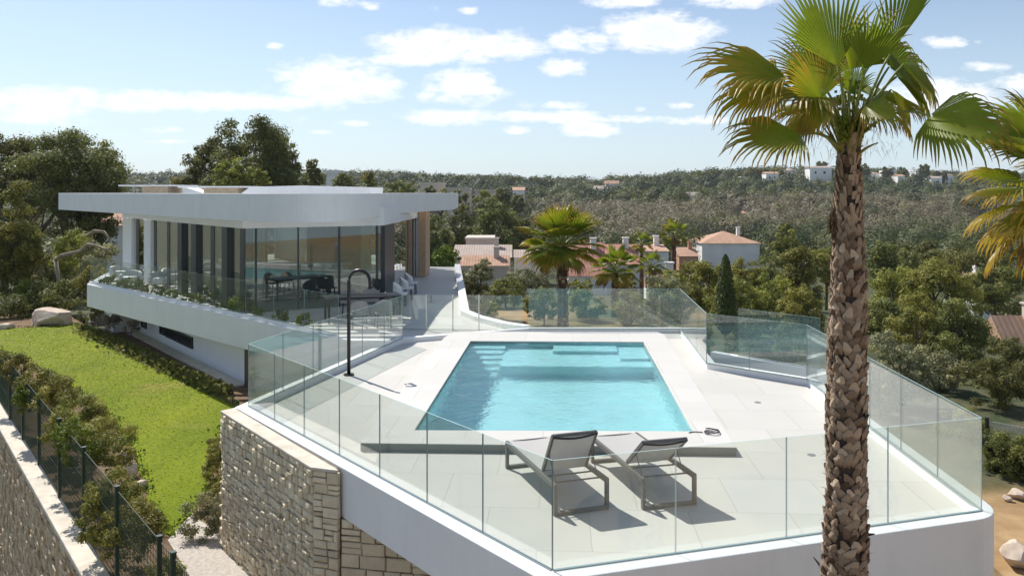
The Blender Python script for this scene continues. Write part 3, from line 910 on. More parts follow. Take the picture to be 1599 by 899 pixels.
def facade(a, b_, marks, name='glass_wall', th=.1):
    """marks: (t0, t1, kind) kind in pane, dark, white, wood, curtain"""
    d = unit(sub(b_, a)); L = math.dist(a, b_); M = Matrix(((d[0], -d[1], 0), (d[1], d[0], 0), (0, 0, 1)))
    for (t0, t1, kind) in marks:
        m_ = lerp(a, b_, (t0 + t1) / 2); w = (t1 - t0) * L
        if kind == 'pane':
            mb = MB(); mb.box((m_[0], m_[1], .02 + (HZ - .02) / 2), (w - .01, .03, HZ - .03), M=M); mk('glass_pane', mb, WGLASS, villa)
        else:
            mt = {'dark': DARK, 'white': WHITE, 'wood': WOOD, 'wall': WHITE}[kind]
            nm = {'dark': 'dark_column' if w > .5 else 'mullion', 'white': 'column', 'wood': 'timber_cladding', 'wall': 'wall'}[kind]
            mb = MB(); mb.box((m_[0], m_[1], .02 + (HZ - .02) / 2), (w, .28 if (w > .5 or kind == 'white') else .06, HZ - .025), M=M); mk(nm, mb, mt, villa)
def tl(px, a, b_): return math.dist(a, on_line(px, a, b_)) / math.dist(a, b_)
# left facade, marks given where the posts are seen
def build_marks(a, b_, posts, t_start=0., t_end=1.):
    ms = []; t = t_start
    for (p0, p1, kind) in posts:
        s0, s1 = sorted((tl(p0, a, b_), tl(p1, a, b_)))
        s0 = max(s0, t); s1 = min(s1, t_end)
        if s0 > t + .002: ms.append((t, s0, 'pane'))
        ms.append((s0, s1, kind)); t = s1
    if t < t_end - .002: ms.append((t, t_end, 'pane'))
    return ms
facade(W1, W2, build_marks(W1, W2, [(181, 194, 'white'), (194, 197, 'dark'), (213.5, 218, 'dark'), (230, 240.5, 'white'), (241.5, 245, 'dark'), (262, 266, 'dark'), (283, 289.5, 'dark'), (304, 312, 'dark'), (330, 336, 'dark'), (352.5, 361, 'dark'), (376, 396, 'dark')]))
facade(W2, W3, build_marks(W2, W3, [(398, 401, 'dark'), (464.5, 466.5, 'dark'), (528, 531, 'dark'), (587, 590, 'dark')]))
M3 = build_marks(W3, W4, [(590, 612, 'dark')], 0, 1)
facade(W3, W4, [(0, .23, 'dark'), (.23, .70, 'pane'), (.70, .72, 'dark'), (.72, .97, 'pane'), (.97, 1, 'dark')])
mb = MB(); p = XY(653.5, 38.0); q = XY(664.5, 38.0)
mb.box(((p[0] + q[0]) / 2, 39.0, 1.52), (q[0] - p[0], 2.0, 3.0)); mk('timber_cladding', mb, WOOD, villa)
mb = MB(); mb.box((p[0] - .10, 38.4, 1.36), (.16, .5, 2.69)); mk('column', mb, WHITE, villa)
facade(W4, W5, [(0, 1, 'wall')])
facade(W5, W6, [(0, .1, 'wall'), (.1, .45, 'pane'), (.45, .46, 'dark'), (.46, .8, 'pane'), (.8, 1, 'wall')])
facade(W6, W7, [(0, .05, 'wall'), (.05, .5, 'pane'), (.5, .52, 'dark'), (.52, .95, 'pane'), (.95, 1, 'wall')])
facade(W7, W1, [(0, .05, 'wall'), (.05, .95, 'pane'), (.95, 1, 'wall')])
# interior core wall
mb = MB(); mb.prism([(-13.8, 40.0), (-11.5, 38.2), (-11.3, 38.5), (-13.6, 40.4)], .021, 2.71); mk('interior_wall', mb, INTW, villa)
mb = MB(); mb.prism([(-9.5, 38.5), (-6.8, 39.6), (-6.8, 40.0), (-9.6, 38.9)], .021, 2.71); mk('interior_wall', mb, INTW, villa)
# curtains (wavy sheets)
def curtain(a, b_, n=40):
    mb = MB(); d = unit(sub(b_, a)); nr = (-d[1], d[0]); vs = []
    for i in range(n + 1):
        t = i / n; p = lerp(a, b_, t); k = .05 * math.sin(i * 1.3)
        vs += [(p[0] + nr[0] * k, p[1] + nr[1] * k, .03), (p[0] + nr[0] * k, p[1] + nr[1] * k, 2.68)]
    mb.add(vs, [(2 * i, 2 * i + 2, 2 * i + 3, 2 * i + 1) for i in range(n)])
    return mk('curtain', mb, CURT, villa, smooth=True)
nin = (-.52, .855)
def inn(p, k): return (p[0] + nin[0] * k, p[1] + nin[1] * k)
curtain(inn(on_line(400, W2, W3), .35), inn(on_line(418, W2, W3), .35))
curtain(inn(on_line(570, W2, W3), .35), inn(on_line(586, W2, W3), .35))
# balcony glass
ba = (-18.0, 35.36); bb = (-4.62, 22.16)
balu('glass balustrade along the balcony edge of the villa above the lawn', (ba[0] + .1, ba[1]), bb, [i / 11 for i in range(12)], .102, 1.03)

# ------------------------------------------------------------------ furniture
def lounger(rz, loc, back, label, hy=.56, BL=.62):
    """local axes: x = width (to the right), y = length (head at y=0, feet away)"""
    r = local(thing('sun_lounger', label, 'sun lounger', (*loc, 0), 'sun loungers by the pool', rz))
    W, L, hz, t = .68, 1.86, .35, .045
    def hoop(y0):
        for s in (0, W): 
            mb = MB(); mb.bar((s, y0, 0), (s, y0, hz), .04, .062); mk('leg', mb, GREYF, r, bevel=.004)
        mb = MB(); mb.bar((0.02, y0, .022), (W - .02, y0, .022), .062, .04); mk('foot_bar', mb, GREYF, r, bevel=.004)
    hoop(.03); hoop(L - .03)
    for s in (0, W):
        mb = MB(); mb.bar((s, 0.0, hz), (s, L, hz), .04, .062); mk('side_rail', mb, GREYF, r, bevel=.004)
    mb = MB()
    for yy in (.20, hy - .12): mb.tube([(.02, yy, hz - .02), (W - .02, yy, hz - .02)], .011, 8)
    mb.bar((.02, L - .02, hz), (W - .02, L - .02, hz), .04, .05)
    mk('cross_bar', mb, GREYF, r)
    # seat sling with a light sag
    mb = MB(); nn = 10; vs = []
    for i in range(nn + 1):
        for j in range(7):
            u = j / 6; v = i / nn
            zz = hz + .028 - .02 * math.sin(math.pi * u) * (.5 + .5 * math.sin(math.pi * v))
            vs.append((.022 + (W - .044) * u, hy + (L - hy) * v, zz))
    k = len(vs); vs += [(x, y_, z_ - .006) for x, y_, z_ in vs]
    fs = [(i * 7 + j, i * 7 + j + 1, (i + 1) * 7 + j + 1, (i + 1) * 7 + j) for i in range(nn) for j in range(6)]
    fs += [tuple(k + q_ for q_ in reversed(f)) for f in fs]
    mb.add(vs, fs); mk('seat_sling', mb, FABL, r, smooth=True)
    # backrest: tilts up from the hinge towards the head end
    ca, sa = math.cos(back), math.sin(back)
    def bp_(x, s, o=0.0): return (x, hy - ca * s - sa * o, hz + .02 + sa * s - ca * o)
    ro = mk('backrest', (lambda m: [m.bar(bp_(x, 0), bp_(x, BL), .03, .045, up=(0, 1, 0)) for x in (.05, W - .05)] and [m.bar(bp_(.05, s_), bp_(W - .05, s_), .03, .03) for s_ in (.01, BL - .01)] and m)(MB()), GREYF, r)
    mb = MB(); vs = []
    for i in range(9):
        for j in range(9):
            u = j / 8; v = i / 8
            vs.append(bp_(.055 + (W - .11) * u, BL * (.02 + .97 * v), .012 + .018 * math.sin(math.pi * u)))
    k = len(vs)
    vs += [(x, y_ + .004, z_ + .004) for x, y_, z_ in vs]
    fs = [(i * 9 + j, i * 9 + j + 1, (i + 1) * 9 + j + 1, (i + 1) * 9 + j) for i in range(8) for j in range(8)]
    fs2 = fs + [tuple(k + q_ for q_ in reversed(f)) for f in fs]
    mb.add(vs, fs2); mk('sling', mb, FABL, ro, smooth=True)
    mb = MB()
    pts = [bp_(.045 + (W - .09) * j / 8, BL * (1.0 - .015) - .03 * math.sin(math.pi * j / 8), .014 + .018 * math.sin(math.pi * j / 8)) for j in range(9)]
    mb.tube(pts, .016, 8)
    mk('head_band', mb, FABD, ro, smooth=True)
    # head cushion folded over the top
    mb = MB(); vs = []
    prof = [(-.010, -.075), (-.030, -.03), (-.028, .010), (0, .018), (.014, .006), (.016, -.02)]
    for j in range(7):
        u = j / 6
        for (o, s) in prof: vs.append(bp_(.05 + (W - .10) * u, BL + s, o + .004))
    n_ = len(prof)
    fs = [(j * n_ + i, j * n_ + (i + 1) % n_, (j + 1) * n_ + (i + 1) % n_, (j + 1) * n_ + i) for j in range(6) for i in range(n_)]
    fs += [tuple(range(n_))[::-1], tuple(range(6 * n_, 7 * n_))]
    mb.add(vs, fs); mk('head_cushion', mb, mat('grey_cushion', (.12, .12, .12), .85), ro, smooth=True)
    mb = MB()
    for x in (.06, W - .06): mb.tube([bp_(x, BL * .5, .02), (x, hy - .42 if back > .9 else hy - .45, hz - .01)], .007, 6)
    mk('stay', mb, GREYF, r)
    return r
lounger(R(18.8), G(868, 806, 0), R(57), 'left sun lounger with grey frame and steep raised pale backrest')
lounger(R(14.5), G(1006, 796, 0), R(38), 'right sun lounger with grey frame and lower tilted pale backrest', .66, .66)

# shower pole
sp = thing('outdoor_shower', 'tall black outdoor shower pole with a curved top by the glass', 'shower', (-3.45, 17.6, 0))
mb = MB()
pts = [(-3.45, 17.6, .01), (-3.45, 17.6, 1.75)]
dx, dy = .985, -.17
rad_ = .235
for k in range(11):
    a_ = math.pi * k / 10 * 1.02
    pts.append((-3.45 + dx * rad_ * (1 - math.cos(a_)), 17.6 + dy * rad_ * (1 - math.cos(a_)), 1.98 + rad_ * math.sin(a_)))
pts.append((pts[-1][0], pts[-1][1], 1.86))
mb.tube(pts, .038, 12); mk('pole', mb, BLACK, sp, smooth=True)
mb = MB(); mb.tube([(-3.45, 17.6, .004), (-3.45, 17.6, .03)], .11, 20); mk('base_plate', mb, BLACK, sp)
mb = MB(); mb.tube([(pts[-1][0], pts[-1][1], 1.87), (pts[-1][0], pts[-1][1], 1.83)], .05, 14); mk('shower_head', mb, BLACK, sp)
mb = MB(); mb.tube([(-3.45, 17.56, 1.05), (-3.45, 17.50, 1.05)], .022, 10); mb.tube([(-3.45, 17.56, .95), (-3.45, 17.5, .95)], .018, 10); mk('tap', mb, BLACK, sp)

# small things on the deck
def disc(name, label, cat, px, py, z, r, m, h=.02, n=18):
    x, yv = G(px, py, z)
    mb = MB(); mb.tube([(x, yv, z + .001), (x, yv, z + h)], r, n); return tag(mk(name, mb, m), label, cat)
disc('floor_drain', 'small round drain in the deck right of the loungers', 'drain', 1267, 710, 0, .06, mat('steel', (.35, .35, .33), .4, metal=.6), .006)
disc('deck_drain', 'tiny round fitting in the paving right of the pool', 'floor light', 1183, 628, 0, .06, MATS['steel'], .006)  # steel disc for a second small drain
x, yv = G(1112, 676, .125)
clean = thing('cable_coil', 'small coil of dark cable on the coping at the near right pool corner', 'cable', (x, yv, .126))
mb = MB()
pts = []
for k in range(60):
    a_ = k * .36; pts.append((x + .12 * math.cos(a_) * (1 + .15 * math.sin(k * .7)), yv + .10 * math.sin(a_) + .03 * math.sin(k), .138 + .0006 * k))
mb.tube(pts, .006, 5)
mb.tube([(x - .14, yv + .02, .136), (x - .28, yv + .05, .134), (x - .36, yv + .0, .134)], .008, 5)
mk('coil', mb, BLACK, clean)
x, yv = G(655, 600, 0)  # small dark block added in place of the shower head's shadow
mb = MB(); mb.box((x, yv, .02), (.20, .10, .035), R(10)); mb.tube([(x - .3, yv - .02, .01), (x - .08, yv, .02)], .008, 6)
tag(mk('shower_shadow_block', mb, GREYF, bevel=.01), 'small dark block standing in for the shower head shadow left of the pool', 'shadow block')
kk = 0  # thin light blue strips lying flat beside the right kerb
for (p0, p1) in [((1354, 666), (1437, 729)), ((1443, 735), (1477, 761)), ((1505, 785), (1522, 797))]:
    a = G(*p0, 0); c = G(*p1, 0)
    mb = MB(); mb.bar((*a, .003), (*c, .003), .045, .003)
    tag(mk('blue_deck_strip', mb, BLUESTRIP), ['long light blue strip on the deck along the right kerb', 'middle length light blue strip on the deck along the right kerb', 'shortest light blue strip in the front right deck corner'][kk], 'tape', 'light blue strips'); kk += 1
# mortar lump in the left corner
x, yv = G(428, 622, 0)
mb = MB(); mb.box((x, yv, .06), (.16, .12, .12), R(30)); tag(mk('stone_block', mb, CAPST, bevel=.02), 'small beige stone block in the left terrace corner behind the glass', 'stone')

# terrace furniture near the villa
def chair(loc, rz, label, m, grp='chairs on the villa terrace'):
    r = local(thing('terrace_chair', label, 'chair', loc, grp, rz))
    mb = MB(); mb.box((0, 0, .43), (.52, .50, .06)); mk('seat', mb, m, r, bevel=.02)
    mb = MB()
    n = 8; vs = []
    for i in range(n + 1):
        a_ = math.pi * (i / n) ; cx = .28 * math.cos(a_); cy = -.05 + .28 * math.sin(a_)
        hh = .62 + .2 * math.sin(a_)
        vs += [(cx, cy, .40), (cx, cy, hh), (cx * .88, -.05 + (cy + .05) * .88, hh), (cx * .88, -.05 + (cy + .05) * .88, .40)]
    fs = []
    for i in range(n):
        for k in range(4): fs.append((4 * i + k, 4 * i + (k + 1) % 4, 4 * i + 4 + (k + 1) % 4, 4 * i + 4 + k))
    fs += [(3, 2, 1, 0), (4 * n, 4 * n + 1, 4 * n + 2, 4 * n + 3)]
    mb.add(vs, fs); mk('backrest', mb, m, r, smooth=False)
    for sx in (-.2, .2):
        for sy in (-.2, .2):
            mb = MB(); mb.bar((sx, sy, 0), (sx * .9, sy * .9, .41), .03); mk('leg', mb, BLACK, r)
    return r
CHG = mat('pale_grey_shell', (.36, .34, .32), .6); CHW = mat('white_shell', (.75, .75, .73), .5)
tp = G(566, 500, 0)
t = local(thing('dining_table', 'long dark dining table on the villa terrace behind the shower pole', 'table', (tp[0], tp[1], 0), None, R(20)))
mb = MB(); mb.box((0, 0, .735), (2.3, 1.0, .05)); mk('table_top', mb, BLACK, t, bevel=.008)
for sx in (-1.05, 1.05):
    for sy in (-.42, .42):
        mb = MB(); mb.bar((sx, sy, 0), (sx, sy, .71), .06); mk('leg', mb, BLACK, t)
cpos = [(598, 511, R(200), 'grey shell chair at the near right end of the dark dining table', CHG), (560, 513, R(200), 'grey shell chair in front of the dark dining table', CHG),
        (612, 497, R(110), 'grey shell chair at the right end of the dark dining table', CHG), (545, 492, R(10), 'grey shell chair behind the dark dining table, left', CHG), (578, 490, R(10), 'grey shell chair behind the dark dining table, right', CHG)]
for (px, py, rz, lab, m) in cpos: chair((*G(px, py, 0), 0), rz, lab, m)
for (px, py, rz, lab, m) in [(624, 478, R(90), 'nearest white shell chair by the right hand villa glass', CHW), (634, 468, R(90), 'middle white shell chair by the right hand villa glass', CHW), (641, 459, R(90), 'farthest white shell chair by the right hand villa glass', CHW)]:
    chair((*G(px, py, 0), 0), rz, lab, m, 'white chairs by the villa glass')
def armchair(loc, rz, label):
    r = local(thing('lounge_armchair', label, 'armchair', loc, 'armchairs on the balcony', rz))
    mb = MB()
    n = 14; vs = []
    for i in range(n + 1):
        a_ = -R(20) + R(220) * (i / n); hh = .50 + .14 * math.sin(max(0, min(math.pi, a_)))
        for (rr, zz) in ((.42, .16), (.46, hh * .7), (.43, hh), (.34, hh), (.34, .36)): vs.append((rr * math.cos(a_), rr * math.sin(a_), zz))
    fs = [(5 * i + k, 5 * i + (k + 1) % 5, 5 * i + 5 + (k + 1) % 5, 5 * i + 5 + k) for i in range(n) for k in range(5)] + [(4, 3, 2, 1, 0), tuple(5 * n + k for k in range(5))]
    mb.add(vs, fs); mk('backrest', mb, CHW, r, smooth=True)
    mb = MB(); mb.tube([(0, 0, .16), (0, 0, .22), (0, 0, .40), (0, 0, .43)], [.34, .36, .36, .30], 18); mk('seat_cushion', mb, CHW, r, smooth=True)
    for a_ in (45, 135, 225, 315):
        mb = MB(); mb.bar((.28 * math.cos(R(a_)), .28 * math.sin(R(a_)), 0), (.25 * math.cos(R(a_)), .25 * math.sin(R(a_)), .17), .03); mk('leg', mb, BLACK, r)
armchair((*G(188, 438, 0), 0), R(60), 'round white armchair at the far left end of the balcony')
armchair((*G(205, 447, 0), 0), R(20), 'round white armchair on the balcony in front of the first windows')
armchair((*G(250, 449, 0), 0), R(30), 'round white armchair on the balcony beside the second white column')
# sofa and island inside
sf = local(thing('sofa', 'long dark grey sofa inside the villa behind the front glass', 'sofa', (-7.1, 30.6, .021), None, R(31)))
mb = MB(); mb.box((0, 0, .22), (3.9, .95, .40)); mk('seat', mb, SOFA, sf, bevel=.05)
mb = MB(); mb.box((0, -.42, .45), (3.9, .22, .80)); mk('backrest', mb, SOFA, sf, bevel=.05)
for s in (-1.95, 1.95):
    mb = MB(); mb.box((s, 0, .3), (.2, .95, .56)); mk('armrest', mb, SOFA, sf, bevel=.05)
isl = local(thing('kitchen_island', 'long white kitchen island inside the villa', 'kitchen island', (-8.9, 34.6, .021), None, R(10)))
mb = MB(); mb.box((0, 0, .44), (4.2, .9, .86)); mk('cabinet', mb, INTW, isl)
mb = MB(); mb.box((0, 0, .90), (4.4, 1.0, .05)); mk('worktop', mb, WHITE, isl)

# ------------------------------------------------------------------ vegetation
def quads_mesh(name, P, N_, S, mats_, aspect=1.0, seed=0, tone=None):
    """P centres, N_ normals, S sizes -> mesh of leaf quads (numpy)"""
    rg = np.random.RandomState(seed)
    n = len(P)
    r = rg.normal(size=(n, 3)); t = np.cross(N_, r); t /= np.linalg.norm(t, axis=1)[:, None] + 1e-9
    b_ = np.cross(N_, t); b_ /= np.linalg.norm(b_, axis=1)[:, None] + 1e-9
    S = S[:, None]; k = rg.uniform(.6, 1.3, (n, 4, 1))
    V = np.stack([P - t * S * aspect * k[:, 0], P - b_ * S * k[:, 1], P + t * S * aspect * k[:, 2], P + b_ * S * k[:, 3]], 1).reshape(-1, 3)
    me = bpy.data.meshes.new(name)
    me.vertices.add(4 * n); me.vertices.foreach_set('co', V.ravel().astype(np.float32))
    me.loops.add(4 * n); me.loops.foreach_set('vertex_index', np.arange(4 * n, dtype=np.int32))
    me.polygons.add(n); me.polygons.foreach_set('loop_start', np.arange(0, 4 * n, 4, dtype=np.int32)); me.polygons.foreach_set('loop_total', np.full(n, 4, dtype=np.int32))
    me.update(calc_edges=True)
    if tone is not None:
        at = me.attributes.new('tone', 'FLOAT', 'FACE'); at.data.foreach_set('value', np.clip(tone, 0, 1).astype(np.float32))
    for m in mats_: me.materials.append(m)
    return me

def puff_cloud(rg, centres, radii, size, flat=.75, inward=.35, cover=1.0, up=.3):
    """leaf positions on and inside many small puffs; every puff is a little darker or lighter than the next"""
    Ps, Ns, Ts = [], [], []
    for c, r in zip(centres, radii):
        k = int(np.clip(cover * 3.0 * r * r / (size * size), 16, 1300))
        d = rg.normal(size=(k, 3)); d /= np.linalg.norm(d, axis=1)[:, None]
        lump = 1 + .22 * np.sin(d[:, :1] * 6 + c[0] * 9) * np.cos(d[:, 1:2] * 5 + c[1] * 7)
        rad = r * rg.uniform(.0, 1, (k, 1)) ** inward * lump
        p = c + d * rad * np.array([1, 1, flat]) * (1 + .13 * rg.normal(size=(k, 1)))
        nn = d * .9 + np.array([0, 0, up]) + rg.normal(size=(k, 3)) * .33; nn /= np.linalg.norm(nn, axis=1)[:, None]
        Ps.append(p); Ns.append(nn); Ts.append(np.clip(rg.normal(.35, .25) + rg.normal(size=k) * .14, 0, 1))
    P = np.concatenate(Ps); N_ = np.concatenate(Ns)
    return P, N_, size * rg.uniform(.55, 1.35, len(P)), np.concatenate(Ts)

def crown_points(rg, n, kind):
    """puff centres in a unit crown (radius 1, height 0..1)"""
    c = []
    while len(c) < n:
        p = rg.uniform(-1, 1, 3); z = (p[2] + 1) / 2
        if kind == 'umbrella': rmax = 1.0 * math.sqrt(max(0, 1 - ((z - .45) / .6) ** 2)) if z > .2 else .75 * z / .2
        elif kind == 'round': rmax = math.sqrt(max(0, 1 - ((z - .48) / .55) ** 2))
        elif kind == 'pine': rmax = (1 - z) ** .55 * min(1, .45 + z * 2.6)
        else: rmax = (1 - z) ** .45 * min(1, .5 + 3 * z)
        r = math.hypot(p[0], p[1])
        if r < rmax and (r > rmax * .35 or z > .75): c.append((p[0], p[1], z))
    return np.array(c)

def crown_mesh(kind, seed, mat_, r, h, Y, dens=1.0):
    """a crown of real size: r horizontal radius, h height, in metres; leaf clumps sized for distance Y"""
    rg = np.random.RandomState(100 + seed)
    size = max(.018, Y * (.00125 if Y > 30 else .00115)) * (1.0 if kind != 'shrub' else .9)
    if kind == 'cypress':
        n = 9000; z = rg.uniform(0, 1, n) ** .9; rr = np.minimum(1, np.minimum(z * 6 + .35, (1 - z) ** .6 * 1.35 + .03)) * (1 + .16 * np.sin(z * 37 + rg.uniform(0, 6, n)))
        a_ = rg.uniform(0, 2 * math.pi, n); rad = rr * rg.uniform(.55, 1.05, n)
        P = np.stack([rad * np.cos(a_) * r, rad * np.sin(a_) * r, z * h], 1); N_ = np.stack([np.cos(a_), np.sin(a_), .3 + 0 * a_], 1) + rg.normal(size=(n, 3)) * .35
        N_ /= np.linalg.norm(N_, axis=1)[:, None]
        return quads_mesh('cypress_crown', P, N_, rg.uniform(.02, .045, n), [mat_], 1.0, seed, rg.uniform(0, .6, n))
    asp = h / max(r, .01)
    npf = int(np.clip({'umbrella': 40, 'round': 38, 'pine': 40, 'shrub': 26}[kind] * max(1, asp * .75), 20, 110))
    c = crown_points(rg, npf, 'round' if kind == 'shrub' else kind)
    lop = 1 + .20 * np.sin(np.arctan2(c[:, 1], c[:, 0]) * 2 + seed) + .12 * np.sin(c[:, 2] * 9 + seed)
    c[:, 0] *= lop; c[:, 1] *= lop
    rp = rg.uniform(.15, .33, npf) * (r if asp > .8 else max(h, .4 * r))
    c = c * np.array([r * .84, r * .84, h * .88]) + np.array([0, 0, h * .06])
    P, N_, S, Tn = puff_cloud(rg, c, rp, size, flat=.66 if kind != 'shrub' else .8, cover=dens)
    k = int(len(P) * .04); idx = rg.choice(len(P), k); P = np.concatenate([P, P[idx] * np.array([1.07, 1.07, 1.03])]); N_ = np.concatenate([N_, N_[idx]]); S = np.concatenate([S, S[idx] * .7]); Tn = np.concatenate([Tn, Tn[idx]])
    return quads_mesh(kind + '_crown', P, N_, S, [mat_], 1.0, seed, Tn)
TRUNK = {}
def trunk_mesh(var, h=1.0):
    if var in TRUNK: return TRUNK[var]
    rg = random.Random(var + 40); mb = MB()
    pts = [(0, 0, -.1), (rg.uniform(-.03, .03), rg.uniform(-.03, .03), .3), (rg.uniform(-.08, .08), rg.uniform(-.08, .08), .62), (rg.uniform(-.1, .1), rg.uniform(-.1, .1), .9)]
    mb.tube(pts, [.045, .036, .026, .01], 8)
    for k in range(6):
        a_ = rg.uniform(0, 6.28); z0 = rg.uniform(.35, .65); L = rg.uniform(.2, .4)
        p0 = lerp(pts[1], pts[2], (z0 - .3) / .32)
        mb.tube([p0, (p0[0] + math.cos(a_) * L * .5, p0[1] + math.sin(a_) * L * .5, z0 + .10), (p0[0] + math.cos(a_) * L, p0[1] + math.sin(a_) * L, z0 + .26)], [.018, .012, .004], 6)
    TRUNK[var] = mk_mesh(mb, BARK); return TRUNK[var]
def mk_mesh(mb, *ms):
    me = bpy.data.meshes.new('trunk'); me.from_pydata(mb.v, [], mb.f)
    for m in ms: me.materials.append(m)
    me.polygons.foreach_set('use_smooth', [True] * len(me.polygons)); return me

tcount = [0]
def tree(name, label, cat, px, Y, top, hw, kind='pine', m=L_PINE, bottom=None, group=None, dens=1.0, zb=None, trunk=True, depthr=None):
    """tree seen at photo column px, distance Y, with its top at photo row top and half width hw pixels"""
    tcount[0] += 1
    X = XY(px, Y)[0]; gz_ = Tz(X, Y) if zb is None else zb
    zt = ZP(top, Y); r = hw / F * Y
    cb = ZP(bottom, Y) if bottom else gz_ + (zt - gz_) * (.22 if kind in ('pine', 'umbrella', 'round') else 0)
    cb = max(cb, gz_ - .05)
    o = thing(name, label, cat, (X, Y, gz_), group)
    var = tcount[0] % 4
    me = crown_mesh(kind, tcount[0], m, r, zt - cb, Y, 1.0)
    c = bpy.data.objects.new('crown' if trunk else 'foliage', me); COL.objects.link(c); c.parent = o
    c.location = (0, 0, cb - gz_); c.rotation_euler = (0, 0, 0)
    if trunk:
        t_ = bpy.data.objects.new('trunk', trunk_mesh(var)); COL.objects.link(t_); t_.parent = o
        hh = (zt - gz_); rr = min(max(r * .9, hh * .5), hh * .9); t_.scale = (rr * (.12 if kind == 'cypress' else 1), rr * (.12 if kind == 'cypress' else 1), hh * .93)
    return o

